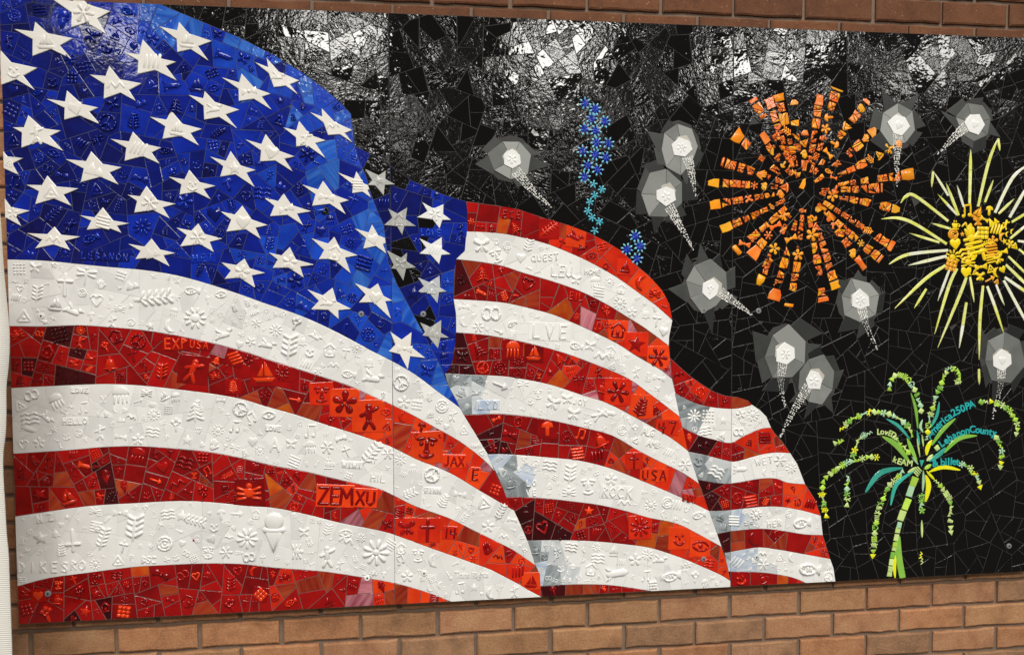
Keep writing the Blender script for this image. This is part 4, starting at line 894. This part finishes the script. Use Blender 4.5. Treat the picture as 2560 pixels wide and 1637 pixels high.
for (hx, hy), (ox, oy), rx, ry, tail in COMETS:
    c = P(ox, oy); sx = 0.00118 if ox > 1900 else 0.00110 if ox > 1500 else 0.00104
    ra, rb = rx*sx, ry*sx
    # halo base: dark ring of shards lying round a paler ring
    n = random.choice((6, 7, 7, 8)); a0 = rnd()*3
    rim = irregular(c[0], c[1], ra, rb, n, .15, a0)
    out = irregular(c[0], c[1], ra*1.46, rb*1.42, n, .19, a0+.3)
    mb = MB(); mb.rings([[(x, y, W_O0-0.0006) for x, y in irregular(c[0], c[1], ra*1.15, rb*1.15, 12, .02)], [(x, y, W_O0+0.0006) for x, y in irregular(c[0], c[1], ra*1.1, rb*1.1, 12, .02)]])
    com = part('comet_burst', mb.mesh('comet_burst'), M['g_black'])
    for i in range(n):
        j = (i+1) % n
        if rnd() < .10: continue
        f1, f2 = uni(1.18, 1.85), uni(1.10, 1.6); tw = uni(-.3, .3)
        def spin(q, f, t): vx, vy = (q[0]-c[0])*f, (q[1]-c[1])*f; return (c[0]+vx*math.cos(t)-vy*math.sin(t), c[1]+vx*math.sin(t)+vy*math.cos(t))
        p = [rim[i], spin(rim[i], f1, tw+.10), spin(rim[j], f2, tw-.10), rim[j]] if rnd() < .72 else [rim[i], spin(rim[i], f1*1.06, .3+tw), rim[j]]
        p = inset(ccw(clean([(rim[i][0]*.9+c[0]*.1, rim[i][1]*.9+c[1]*.1)]+p[1:-1]+[(rim[j][0]*.9+c[0]*.1, rim[j][1]*.9+c[1]*.1)])), 0.0006)
        if len(p) < 3 or area(p) < 2e-5: continue
        px, py = centroid(p); mb = MB(); mb.tile([(x-px, y-py) for x, y in p], 0, 0.0016, 0.0006, (uni(-.01, .01), uni(-.01, .01)))
        sub('halo_shard', mb.mesh('halo_shard'), com, M[random.choice(('halodark', 'halodark', 'halodim'))], (px, -W_O0, py))
    h = P(hx, hy)
    nk = random.choice((4, 5)); ks = sorted(random.sample(range(n), nk))
    for q in range(nk):
        i0, i1 = ks[q], ks[(q+1) % nk]
        pts = [h]; i = i0
        while True:
            pts.append(rim[i % n])
            if i % n == i1: break
            i += 1
        p = inset(ccw(clean(pts)), 0.0004)
        if area(p) < 2e-5: continue
        px, py = centroid(p); mb = MB(); mb.tile([(x-px, y-py) for x, y in p], 0, 0.0024, 0.0006)
        sub('glow_tile', mb.mesh('glow_tile'), com, M[random.choice(('halo', 'halo', 'halolight'))], (px, -(W_O0+.0004), py))
    cr = ccw(irregular(h[0]+uni(-.006, .006), h[1]+.006, ra*.44, rb*.40, 6, .12, rnd()))
    px, py = centroid(cr); mb = MB(); mb.tile([(x-px, y-py) for x, y in cr], 0, 0.0016, 0.0005); sub('cream_tile', mb.mesh('cream_tile'), com, M['cream'], (px, -(W_O0+.0018), py))
    hd = ccw(irregular(h[0], h[1], 24*sx, 24*sx, 6, .24, rnd()*3))
    px, py = centroid(hd); mb = MB(); mb.tile([(x-px, y-py) for x, y in hd], 0, 0.0022, 0.0008); sub('comet_head', mb.mesh('comet_head'), com, M['starwhite'], (px, -(W_O0+.0028), py))
    motif(random.choice(('blossom', 'flower', 'tree', 'solid_heart')), px, py, 28*sx, 'starwhite', com, rnd(), w=W_O0+.0048, hz=28*sx*.4)
    # tail of white beads on a black strip
    tp = smooth_line(PP(tail), 14); mb = MB(); L = len(tp)
    for k, (x, y) in enumerate(tp):
        f = k/(L-1); wd = (0.0150*(1-f)**0.8+0.0010); nb = 1 if f > .86 else 2 if f > .7 else 3 if f > .45 else 5
        dx, dy = (tp[min(k+1, L-1)][0]-tp[max(k-1, 0)][0], tp[min(k+1, L-1)][1]-tp[max(k-1, 0)][1]); l = math.hypot(dx, dy) or 1
        for b in range(nb):
            u = uni(-1, 1)*wd if nb == 1 else (-1+2*(b+.5)/nb)*wd+uni(-.0012, .0012)
            if f > .6 and rnd() < .15: continue
            r = uni(.0015, .0026); an = rnd()*3.14; v = uni(-.0016, .0016)
            bx, by = x-dy/l*u+dx/l*v, y+dx/l*u+dy/l*v
            mb.dome(ccw(capsule(bx-r*.5*math.cos(an), by-r*.5*math.sin(an), bx+r*.5*math.cos(an), by+r*.5*math.sin(an), r*.8, n=3)), W_O0-.0004 if f > .35 else W_O0+.0015, .0022, r*.6)
    t = sub('bead_tail', mb.mesh('bead_tail'), com, M['bead']); t['kind'] = 'stuff'

# ================================================================== fireworks
orange_c = P(2009, 475)
mb = MB(); cp = ccw(PP([(1997,470),(2006,450),(2013,446),(2013,462),(2008,474)])); mb.tile(cp, W_O0-.0003, .003, .0008)
fw = part('orange_firework', mb.mesh('orange_firework'), M['orange'])
TIPS = [(1880,247),(1921,245),(1945,235),(1984,249),(2049,237),(2091,221),(2170,250),(2189,320),(2253,355),(2285,434),(2206,470),(2249,525),(2233,618),(2203,650),(2162,674),(2090,723),(2058,755),(1972,768),(1933,751),(1894,714),(1877,643),(1836,630),(1801,574),(1774,515),(1769,458),(1802,405),(1836,332),(1903,333),(2013,325)]
opieces = []
random.seed(31)
def crumble(p, n):
    """break a piece into a little cluster of shards"""
    if n == 0 or area(p) < 4e-5: opieces.append(inset(p, .0005)); return
    cx, cy = centroid(p); an = rnd()*3.14; a, b = math.cos(an), math.sin(an); k = a*cx+b*cy+uni(-.2, .2)*math.sqrt(area(p))
    for h_ in (half(p, a, b, k-.0002), half(p, -a, -b, -k-.0002)):
        if len(h_) > 2 and area(h_) > 1.2e-5 and rnd() > .05: crumble(h_, n-1)
for (tx, ty) in TIPS:
    T = P(tx, ty); dx, dy = T[0]-orange_c[0], T[1]-orange_c[1]; R = math.hypot(dx, dy); ux, uy = dx/R, dy/R
    r = uni(.035, .085) if R > .2 else .05; bend = uni(-.008, .008)
    while r < R-.006:
        f = r/R; ln = min(uni(.020, .036), R-r); last = R-r-ln < .010
        if last: ln = R-r
        w0 = (.0038+.0100*f)*uni(.75, 1.08); w1 = (.0038+.0100*min(1, (r+ln)/R))*uni(.8, 1.12)
        if last: w1 *= uni(.3, 1.4)
        def pt(rr, s):
            b = bend*math.sin(math.pi*rr/R); return (orange_c[0]+ux*rr-uy*(s+b), orange_c[1]+uy*rr+ux*(s+b))
        j = lambda: uni(-.005, .005)
        q = [pt(r+.001, -w0), pt(r+ln*.5, -max(w0, w1)*uni(.7, 1.15)), pt(r+ln-.001+(0 if last else j()*.5), -w1), pt(r+ln-.001+(0 if last else j()*.5), w1), pt(r+ln*.45, max(w0, w1)*uni(.7, 1.15)), pt(r+.001, w0)]
        q = ccw(clean(q))
        z = rnd()
        if last: opieces.append(q)
        elif z < .07: pass
        elif z < .27:
            cx, cy = centroid(q)
            motif(random.choice(('blossom', 'flower', 'butterfly', 'bow', 'hand', 'branch', 'mushroom', 'fish', 'sailboat')), cx, cy, ln*1.15, random.choice(('orange', 'orange', 'tangerine', 'goldorange')), fw, rnd()*6, w=W_O0-.0004, hz=ln*.5)
        else: crumble(q, random.choice((2, 2, 3, 3)))
        r += ln+uni(.0005, .004)
opieces.sort(key=lambda p: -area(p)); mbr = MB()
for n, p in enumerate(opieces):
    p = ccw(clean(p)); cx, cy = centroid(p) if len(p) > 2 else (0, 0)
    if len(p) < 3: continue
    hgt = uni(.0026, .0042)
    if n < 290:
        mb = MB(); (mb.tile([(x-cx, y-cy) for x, y in p], 0, hgt*.8, .0009, (uni(-.06, .06), uni(-.06, .06))) if n % 3 else mb.dome([(x-cx, y-cy) for x, y in p], 0, hgt, .0016))
        sub('orange_tile', mb.mesh('orange_tile'), fw, M[random.choice(('orange', 'orange', 'orange', 'tangerine', 'tangerine', 'tangerine', 'goldorange'))], (cx, -(W_O0-.0004), cy))
    else: mbr.dome(p, W_O0-.0004, hgt, .0022)
if mbr.v:
    o = sub('small_orange_tiles', mbr.mesh('small_orange_tiles'), fw, M['tangerine']); o['kind'] = 'stuff'

def blade(pts, wid, taper=(0.15, 1.0, 0.15), k=5, straight=False):
    """a long cut of glass along a traced line, widest in the middle"""
    c = pts if straight else smooth_line(pts, k); n = len(c); Lh = []; Rh = []
    for i, (x, y) in enumerate(c):
        f = i/(n-1) if n > 1 else 0
        a, m_, b = taper; wv = (a+(m_-a)*math.sin(math.pi/2*min(1, f*2))) if f < .5 else (m_+(b-m_)*(1-math.cos(math.pi/2*(f*2-1))))
        dx, dy = c[min(i+1, n-1)][0]-c[max(i-1, 0)][0], c[min(i+1, n-1)][1]-c[max(i-1, 0)][1]; l = math.hypot(dx, dy) or 1
        Lh.append((x-dy/l*wid*wv/2, y+dx/l*wid*wv/2)); Rh.append((x+dy/l*wid*wv/2, y-dx/l*wid*wv/2))
    return ccw(clean(Lh+Rh[::-1], .0006))
def lay(name, poly, par, m, h=.0026, bev=.0008, w=None, dome=False):
    poly = clip_mural(poly)
    if len(poly) < 3: return
    cx, cy = centroid(poly); mb = MB(); q = [(x-cx, y-cy) for x, y in poly]
    if dome: mb.dome(q, 0, h, bev)
    else: mb.tile(q, 0, h, bev)
    return sub(name, mb.mesh(name), par, M[m], (cx, -(W_O0-.0004 if w is None else w), cy))

# golden burst
mb = MB(); mb.rings([[(x, y, W_O0-.0006) for x, y in irregular(*P(2452, 611), .088, .093, 16, .04)], [(x, y, W_O0+.0002) for x, y in irregular(*P(2452, 611), .087, .092, 16, .04)]])
gw = part('golden_firework', mb.mesh('golden_firework'), M['black'])
G_ = Z(2140, 400, 3.85)
RAYS = [[(725,265),(740,110)],[(745,115),(885,345)],[(865,225),(985,535)],[(785,330),(970,530)],[(430,415),(475,355),(570,350),(885,590)],[(970,245),(1035,455)],[(1101,-96),(1098,100),(1090,420)],[(1382,-84),(1365,-205)],[(1365,-205),(1275,20),(1172,450)],[(1320,195),(1238,410)],
 [(1660,40),(1500,180),(1335,510)],[(1520,375),(1370,520)],[(1660,230),(1475,555)],[(1690,480),(1495,600)],[(1680,590),(1480,760)],[(240,570),(400,560),(570,620),(870,810)],[(725,610),(910,665)],[(510,705),(800,795)],[(315,1005),(500,910),(885,870)],[(500,1015),(870,925)],
 [(370,1430),(660,1150),(860,1015)],[(560,1425),(675,1240)],[(785,1355),(895,1060)],[(754,1675),(890,1220),(970,1045)],[(785,1804),(1000,1290),(1060,1130)],[(991,1809),(1060,1370)],[(1135,1370),(1095,1125)],[(1182,1920),(1190,1540),(1220,1210)],[(1184,2160),(1180,2010)],[(1419,1667),(1330,1400),(1260,1215)],
 [(1425,1400),(1345,1200)],[(1700,1680),(1420,1160)],[(1720,1330),(1430,1130)],[(1700,1260),(1440,1010)],[(1700,1160),(1465,930)],[(1700,800),(1555,780)],[(1700,970),(1565,860)]]
random.seed(14)
for rr in RAYS:
    ln = sum(math.hypot(rr[i+1][0]-rr[i][0], rr[i+1][1]-rr[i][1]) for i in range(len(rr)-1))
    c = smooth_line(G_(rr), 6) if len(rr) > 2 else [tuple(G_(rr)[0][m]+(G_(rr)[1][m]-G_(rr)[0][m])*i/6 for m in (0, 1)) for i in range(7)]
    wid = .0092 if ln > 330 else .0075
    pl = blade(c, wid, (.12, 1.0, .8), straight=True)
    if ln > 250 and rnd() < .8:      # rays pieced from two cuts of glass
        i = len(c)//2; a, b = c[i+1][0]-c[i][0], c[i+1][1]-c[i][1]; l = math.hypot(a, b); a /= l; b /= l; k = a*c[i][0]+b*c[i][1]
        for h_ in (half(pl, a, b, k-.0003), half(pl, -a, -b, -k-.0003)):
            if len(h_) > 2 and area(h_) > 4e-6: lay('ray', h_, gw, random.choice(('lemon', 'lemon', 'pale')))
    else: lay('ray', pl, gw, random.choice(('lemon', 'lemon', 'lemon', 'pale')))
GG = [(400,560,90,'cup'),(525,400,110,'note'),(650,420,120,'sailboat'),(785,390,90,'mushroom'),(540,560,100,'zigzag'),(655,520,90,'butterfly'),(730,490,80,'bow'),(825,510,100,'mountain'),(375,660,100,'rose'),(570,665,150,'hand'),(710,645,120,'squares'),(860,600,110,'slashes'),(970,550,80,'figure'),
 (400,770,110,'solid_heart'),(610,780,170,'bars'),(765,760,90,'feather'),(825,740,90,'blossom'),(935,690,80,'moon'),(370,920,120,'sun'),(530,870,140,'wave_lines'),(600,910,80,'solid_heart'),(715,880,120,'mushroom'),(815,840,110,'bars'),(800,930,90,'bars'),(930,860,100,'bow'),(890,940,100,'butterfly'),(355,1010,110,'squares'),
 (545,980,130,'bug'),(690,1030,110,'bow'),(800,1050,80,'triangle'),(520,1090,110,'solid_heart'),(680,1140,90,'butterfly'),(790,1170,90,'arrow'),(870,1090,90,'moon'),(935,1060,70,'solid_heart'),(1020,770,70,'blossom'),(1075,790,60,'triangle'),(955,740,60,'star_shape'),(620,1090,50,'triangle'),(870,1195,50,'triangle'),(1045,630,50,'moon'),(990,660,50,'moon'),(480,660,50,'star_shape'),(570,1080,70,'moon')]
for gx, gy, s, nm in GG:
    x, z = P(2300+gx/4.53, 440+gy/4.53); k = s/4.53*0.00122*1.5
    motif(nm, x, z, k, random.choice(('gold', 'gold', 'gold', 'gold', 'goldorange')), gw, uni(-.5, .5), w=W_O0-.0001, hz=k*.5)

# green palm burst
Q_ = lambda x, y: P(2040+x/4.63, 900+y/4.63)
R_ = lambda x, y: Q_(x, y+1065)
mb = MB(); mb.tile(ccw(clean([Q_(1195, 1155), Q_(1250, 1155), Q_(1215, 1235)])), W_O0-.0004, .0026, .0006)
pw = part('palm_firework', mb.mesh('palm_firework'), M['teal'])
LEAVES = [([Q_(1095,380),Q_(1150,560),Q_(1175,790)],34,'leaf'),([Q_(1425,480),Q_(1395,640),Q_(1325,780)],40,'teal'),([Q_(810,680),Q_(950,760),Q_(1085,915)],42,'teal'),([Q_(760,880),Q_(930,985),Q_(1085,1190)],62,'leaf'),([Q_(1050,900),Q_(1100,1020),Q_(1165,1175)],46,'leaf'),([Q_(1165,810),Q_(1195,985)],30,'teal'),
 ([Q_(1612,675),Q_(1470,800),Q_(1335,985)],46,'leaf'),([Q_(1862,872),Q_(1650,905),Q_(1480,1070)],52,'leaf'),([Q_(1500,1010),Q_(1430,1085),Q_(1310,1170)],58,'teal'),([Q_(1340,920),Q_(1290,1010),Q_(1275,1098)],50,'yellow'),([R_(1005,180),R_(740,240),R_(570,462)],70,'teal'),([R_(1140,212),R_(930,370),R_(862,612)],54,'teal'),
 ([R_(1308,228),R_(1470,172),R_(1665,205)],44,'yellow'),([R_(1265,262),R_(1300,390),R_(1265,570)],60,'yellow'),([R_(945,975),R_(955,1200),R_(1000,1452)],74,'leaf'),([R_(922,1180),R_(905,1310),R_(912,1452)],40,'yellow'),([R_(1275,215),R_(1320,265),R_(1370,318)],30,'yellow'),([R_(1240,210),R_(1240,330),R_(1232,455)],30,'mint'),
 ([R_(1222,785),R_(1225,985)],26,'palelime'),([Q_(1225,860),Q_(1240,1000)],20,'palelime'),([Q_(1165,900),Q_(1200,1120)],18,'palelime'),([Q_(1230,690),Q_(1205,770),Q_(1235,835)],30,'mint'),([Q_(1105,1115),Q_(1180,1205)],20,'mint'),([Q_(1350,1090),Q_(1280,1165)],36,'palelime'),([R_(1330,140),R_(1255,195)],40,'lime'),([R_(1165,170),R_(1060,235)],30,'palelime')]
for pts, wd, m in LEAVES:
    if len(pts) == 2: pts = [pts[0], ((pts[0][0]+pts[1][0])/2, (pts[0][1]+pts[1][1])/2), pts[1]]
    base = 'leaf' == m and wd == 74
    lay('leaf_blade', blade(pts, wd/4.63*.00122*(.85 if m == 'teal' else 1.0), (.7 if base else .12, 1.0, .95 if base else .25)), pw, m)
ARMS = [[Q_(850,340),Q_(865,250),Q_(912,180),Q_(1000,180),Q_(1085,245),Q_(1150,360),Q_(1200,480),Q_(1215,600)],[Q_(1650,255),Q_(1635,140),Q_(1550,90),Q_(1485,185),Q_(1440,300),Q_(1395,400),Q_(1370,500),Q_(1350,560),Q_(1320,640),Q_(1300,780),Q_(1285,930)],
 [Q_(220,960),Q_(280,930)],[Q_(305,790),Q_(355,740),Q_(425,680),Q_(510,640),Q_(600,605),Q_(690,600),Q_(770,610),Q_(860,630),Q_(950,670),Q_(1010,720),Q_(1085,800),Q_(1120,900)],[Q_(430,1095),Q_(460,1010),Q_(510,900),Q_(630,840)],[Q_(920,890),Q_(970,960),Q_(1030,1020),Q_(1080,1080)],
 [R_(120,740),R_(105,650),R_(75,490),R_(85,345),R_(140,270),R_(225,210),R_(290,160),R_(390,110),R_(490,95),R_(590,55),R_(740,65)],[R_(355,615),R_(360,530),R_(358,440),R_(365,360),R_(380,250)],[Q_(1910,485),Q_(2030,480),Q_(2160,525),Q_(2240,580),Q_(2270,630),Q_(2305,690),Q_(2332,765),Q_(2315,855)],
 [Q_(2085,895),Q_(2130,975),Q_(2150,1055),Q_(2150,1150),Q_(2130,1250)],[Q_(1400,1015)],[R_(1690,140),R_(1790,185),R_(1805,250),R_(1865,260),R_(1890,365),R_(1908,432)],[R_(1400,345),R_(1485,450),R_(1548,550),R_(1560,670),R_(1555,820),R_(1565,965)],[R_(1225,500),R_(1225,570),R_(1228,640),R_(1225,700)],[R_(1215,1190),R_(1225,1255)],
 [R_(1180,220),R_(1130,340),R_(1090,450),R_(1045,600),R_(990,730),R_(960,845),R_(945,900),R_(930,985),R_(912,1070),R_(905,1112),R_(885,1190),R_(870,1270),R_(858,1350),R_(850,1410)],[R_(1000,240),R_(900,335),R_(840,395),R_(820,440),R_(800,480),R_(775,540),R_(740,620),R_(720,690),R_(705,750),R_(700,805),R_(685,890),R_(675,990),R_(665,1090),R_(655,1240)]]
random.seed(64)
def resample(a, d):
    c = smooth_line(a, 6) if len(a) > 2 else a
    out = [c[0]]; acc = 0
    for i in range(1, len(c)):
        l = math.hypot(c[i][0]-c[i-1][0], c[i][1]-c[i-1][1]); acc += l
        if acc >= d: out.append(c[i]); acc = 0
    return out
for ai, arm in enumerate(ARMS):
    if len(arm) > 2 and ai != 15: arm = resample(arm, 50*.00122/4.63)
    for i, (x, z) in enumerate(arm):
        a = arm[max(i-1, 0)]; b = arm[min(i+1, len(arm)-1)]
        ang = math.atan2(b[1]-a[1], b[0]-a[0]); s = (100 if ai == 15 else 78)/4.63*.00122
        if ai == 15 and i > 4: s *= .72
        tip = (i == 0 and ai in (0, 2, 6, 7)) or (i >= len(arm)-2 and ai in (8, 9, 11, 12, 16))
        m = random.choice(('lime', 'lime', 'palelime', 'palelime', 'leaf', 'mint')) if not tip else random.choice(('yellow', 'lime', 'palelime'))
        if rnd() < .10: m = 'yellow'
        if ai == 15 and i > 0:
            c_, s_ = math.cos(ang), math.sin(ang); hl = (.5*math.hypot(b[0]-a[0], b[1]-a[1])*.46 if 0 < i < len(arm)-1 else .006); hw = (8.0 if i < 5 else 5.8)*.00122
            q4 = ccw([(x+u*hl*c_-v*hw*s_*uni(.85, 1.1), z+u*hl*s_+v*hw*c_*uni(.85, 1.1)) for u, v in ((-1, -1), (1, -1), (1, 1), (-1, 1))])
            lay('green_tile', q4, pw, m, .003, .0012)
            continue
        if tip or rnd() < .42:
            n = 3 if tip else random.choice((4, 4, 3)); p = ccw([(x+s*.5*math.cos(ang+k*2*math.pi/n+uni(-.2, .2)), z+s*.5*math.sin(ang+k*2*math.pi/n+uni(-.2, .2))) for k in range(n)])
            lay('green_tile', p, pw, m, .003, .0016, dome=True)
        else:
            nm = random.choice(('blossom', 'butterfly', 'bow', 'slashes', 'squares', 'branch', 'bird', 'flower', 'zigzag', 'house', 'figure', 'mountain', 'fern', 'daisy'))
            o = motif(nm, x, z, s*1.12, m, pw, -ang+uni(-.4, .4), w=W_O0-.0001, hz=s*.5)

# lettering on the palm arms
def glyph_polys():
    pass
def text_mesh(txt, size, extr):
    cu = bpy.data.curves.new('txt', 'FONT'); cu.body = txt; cu.size = size; cu.extrude = extr; cu.offset = size*.018; cu.resolution_u = 3
    cu.align_x = 'CENTER'
    o = bpy.data.objects.new('txt', cu); col.objects.link(o)
    dg = bpy.context.evaluated_depsgraph_get(); dg.update()
    ev = o.evaluated_get(dg); me = bpy.data.meshes.new_from_object(ev)
    bpy.data.objects.remove(o); bpy.data.curves.remove(cu)
    return me
def arc_text(txt, line, size, m, name='lettering', par=None, lift=.0012, w=None):
    """letters set one by one along a traced line"""
    c = smooth_line(line, 16); seg = [0]
    for i in range(1, len(c)): seg.append(seg[-1]+math.hypot(c[i][0]-c[i-1][0], c[i][1]-c[i-1][1]))
    wt = [0.36 if ch in 'il' else 0.45 if ch in 'rt ' else 0.9 if ch in 'mM' else 0.66 if ch.isupper() or ch.isdigit() or ch == '&' else 0.58 for ch in txt]
    tot = sum(wt); pos = 0; V = []; Fc = []
    for ch, wv in zip(txt, wt):
        t = (pos+wv/2)/tot*seg[-1]; pos += wv
        if ch == ' ': continue
        i = max(1, min(len(seg)-1, next((k for k in range(len(seg)) if seg[k] >= t), len(seg)-1)))
        f = (t-seg[i-1])/max(seg[i]-seg[i-1], 1e-9)
        x = c[i-1][0]+(c[i][0]-c[i-1][0])*f; z = c[i-1][1]+(c[i][1]-c[i-1][1])*f
        an = math.atan2(c[i][1]-c[i-1][1], c[i][0]-c[i-1][0])+uni(-.07, .07); x += uni(-.0004, .0004); z += uni(-.0008, .0008); me = text_mesh(ch, size, lift)
        b = len(V)
        for v in me.vertices:
            V.append((x+v.co.x*math.cos(an)-v.co.y*math.sin(an), -v.co.z, z+v.co.x*math.sin(an)+v.co.y*math.cos(an)))
        for p in me.polygons: Fc.append(tuple(b+k for k in p.vertices))
        bpy.data.meshes.remove(me)
    me = bpy.data.meshes.new(name); me.from_pydata(V, [], Fc); me.update()
    return sub(name, me, par, M[m], (0, -(W_O0+.0012 if w is None else w), 0))
K = .00122/4.63
arc_text('America250PA', [Q_(1322,905),Q_(1480,735),Q_(1640,625),Q_(1835,540)], 112*K, 'turquoise', par=pw)
arc_text('LebanonCounty', [Q_(1445,1010),Q_(1600,905),Q_(1800,840),Q_(2075,880)], 108*K, 'turquoise', par=pw)
arc_text('& billet', [R_(1355,170),R_(1500,145),R_(1650,150)], 112*K, 'turquoise', par=pw)
arc_text('LovED', [Q_(700,858),Q_(800,862),Q_(900,905)], 88*K, 'palelime', par=pw)
arc_text('kEAM', [R_(872,105),R_(980,140),R_(1115,165)], 92*K, 'palelime', par=pw)
wr = region_obj[5]
arc_text('Trans Rights', [P(1137,1441),P(1180,1443),P(1222,1441)], .0215, 'white', name='raised_lettering', par=wr, lift=.0014, w=W_T0+TH+.0006)

# blue flower trail
mb = MB(); mb.dome(ccw(disc(*P(1462.7, 258.8), .004)), W_O0-.0003, .0022, .0012)
bw = part('blue_flower_trail', mb.mesh('blue_flower_trail'), M['flower'])
FB = [(210,130),(295,180),(265,260),(375,285),(205,345),(300,360),(305,460),(405,465),(190,530),(295,560),(385,585),(230,650),(315,685),(205,745),(630,1240),(560,1350),(670,1325),(645,1430)]
FS = [(280,805),(350,850),(290,900),(250,955),(232,1030),(268,1085),(330,1120),(290,1195)]
def flower_piece(x, z, r, rot, n, two):
    mb = MB()
    for i in range(n):
        a = rot+2*math.pi*i/n; c, s = math.cos(a), math.sin(a)
        if two:
            mb.dome(ccw(capsule(x*0+.08*r*c, .08*r*s, .6*r*c, .6*r*s, .10*r, .17*r, 3)), 0, .0026, .1*r)
            mb.dome(ccw(capsule(.72*r*c, .72*r*s, .95*r*c, .95*r*s, .17*r, .13*r, 3)), 0, .0028, .1*r, mi=1)
        else: mb.dome(ccw(capsule(.1*r*c, .1*r*s, .8*r*c, .8*r*s, .12*r, .22*r, 3)), 0, .0026, .12*r)
    me = mb.mesh('flower')
    o = sub('flower', me, bw, M['flower'] if two else M['cyan'], (x, -(W_O0-.0003), z))
    if two: me.materials.append(M['petaltip'])
random.seed(3)
for (fx, fy) in FB: flower_piece(*P(1400+fx/3.348, 220+fy/3.348), .0165, rnd()*3, random.choice((7, 8)), True)
for (fx, fy) in FS: flower_piece(*P(1400+fx/3.348, 220+fy/3.348), .0115, rnd()*3, random.choice((5, 6)), False)

# ---- mounting screws with washers
for px, py, m in [(103,790,'bead'),(903,785,'steel'),(1058,785,'steel'),(120,1483,'steel'),(918,1444,'bead'),(1060,1432,'bead'),(1759,1397,'steel'),(1891,1392,'palegrey'),(1759,776,'steel'),(1896,777,'steel'),(2522,1364,'steel')]:
    x, z = P(px, py); mb = MB(); wz = W_T0+TH-.0005
    mb.rings([[(a, b, 0) for a, b in disc(0, 0, .0078, 14)], [(a, b, .0022) for a, b in disc(0, 0, .0078, 14)], [(a, b, .0030) for a, b in disc(0, 0, .0064, 14)], [(a, b, .0026) for a, b in disc(0, 0, .0030, 14)]], smooth=True)
    s = part('mounting_screw', mb.mesh('mounting_screw'), M[m]); s.location = (x-ROOT[0], -wz, z)
    mb = MB(); mb.rings([[(a, b, 0) for a, b in disc(0, 0, .0026, 10)], [(a, b, .0012) for a, b in disc(0, 0, .0022, 10)]]); sub('screw_recess', mb.mesh('screw_recess'), s, M['recess'], (0, -.0021, 0))

# ================================================================== white ribbed cloth hanging at the left
random.seed(2)
m, nt, p = mat('white_ribbed_cloth'); ge = N(nt, 'ShaderNodeNewGeometry')
wv = N(nt, 'ShaderNodeTexWave', bands_direction='Z', i_Scale=70.0, i_Distortion=1.5); nt.links.new(ge.outputs['Position'], wv.inputs['Vector'])
bp = N(nt, 'ShaderNodeBump', i_Strength=0.35, i_Distance=0.002); nt.links.new(wv.outputs['Fac'], bp.inputs['Height']); nt.links.new(bp.outputs[0], p.inputs['Normal'])
p.inputs['Base Color'].default_value = (0.74, 0.72, 0.66, 1); p.inputs['Roughness'].default_value = 0.9
CY = -0.30
def PC(x, y):
    d = RC @ Vector(((x-IW/2)/F_PX, 1.0, (IH/2-y)/F_PX)); t = (CY-CAM[1])/d.y
    return (CAM[0]+t*d.x, CAM[2]+t*d.z)
edge = [(-14,470),(-3,540),(2,620),(7,690),(14,762),(19,822),(19,883),(16,923),(11,970),(11,1024),(9,1084),(3,1134),(3,1190),(7,1261),(11,1334),(16,1388),(18,1442),(20,1497),(22,1551),(25,1637),(28,1760)]
el = smooth_line([PC(*e) for e in edge], 4)
V = []; Fc = []; cols = 14
for i, (x, z) in enumerate(el):
    for j in range(cols):
        f = j/(cols-1); V.append((x-f*0.34, CY+.018*math.sin(f*16+z*3)*min(1, f*5)+(.006 if j == 0 else 0), z))
nb = len(V)
for i in range(len(el)-1):
    for j in range(cols-1):
        a = i*cols+j; Fc.append((a, a+1, a+cols+1, a+cols))
me = bpy.data.meshes.new('hanging_cloth'); me.from_pydata(V, [], Fc); me.polygons.foreach_set('use_smooth', [True]*len(Fc)); me.update()
cl = obj('hanging_cloth', me, None, m); so = cl.modifiers.new('thickness', 'SOLIDIFY'); so.thickness = 0.004
tag(cl, 'white ribbed cloth with a wavy hem edge hanging beside the mosaic', 'cloth')
print('tiles', len(tiles), 'objects', len(bpy.data.objects), 'orange', len(opieces))
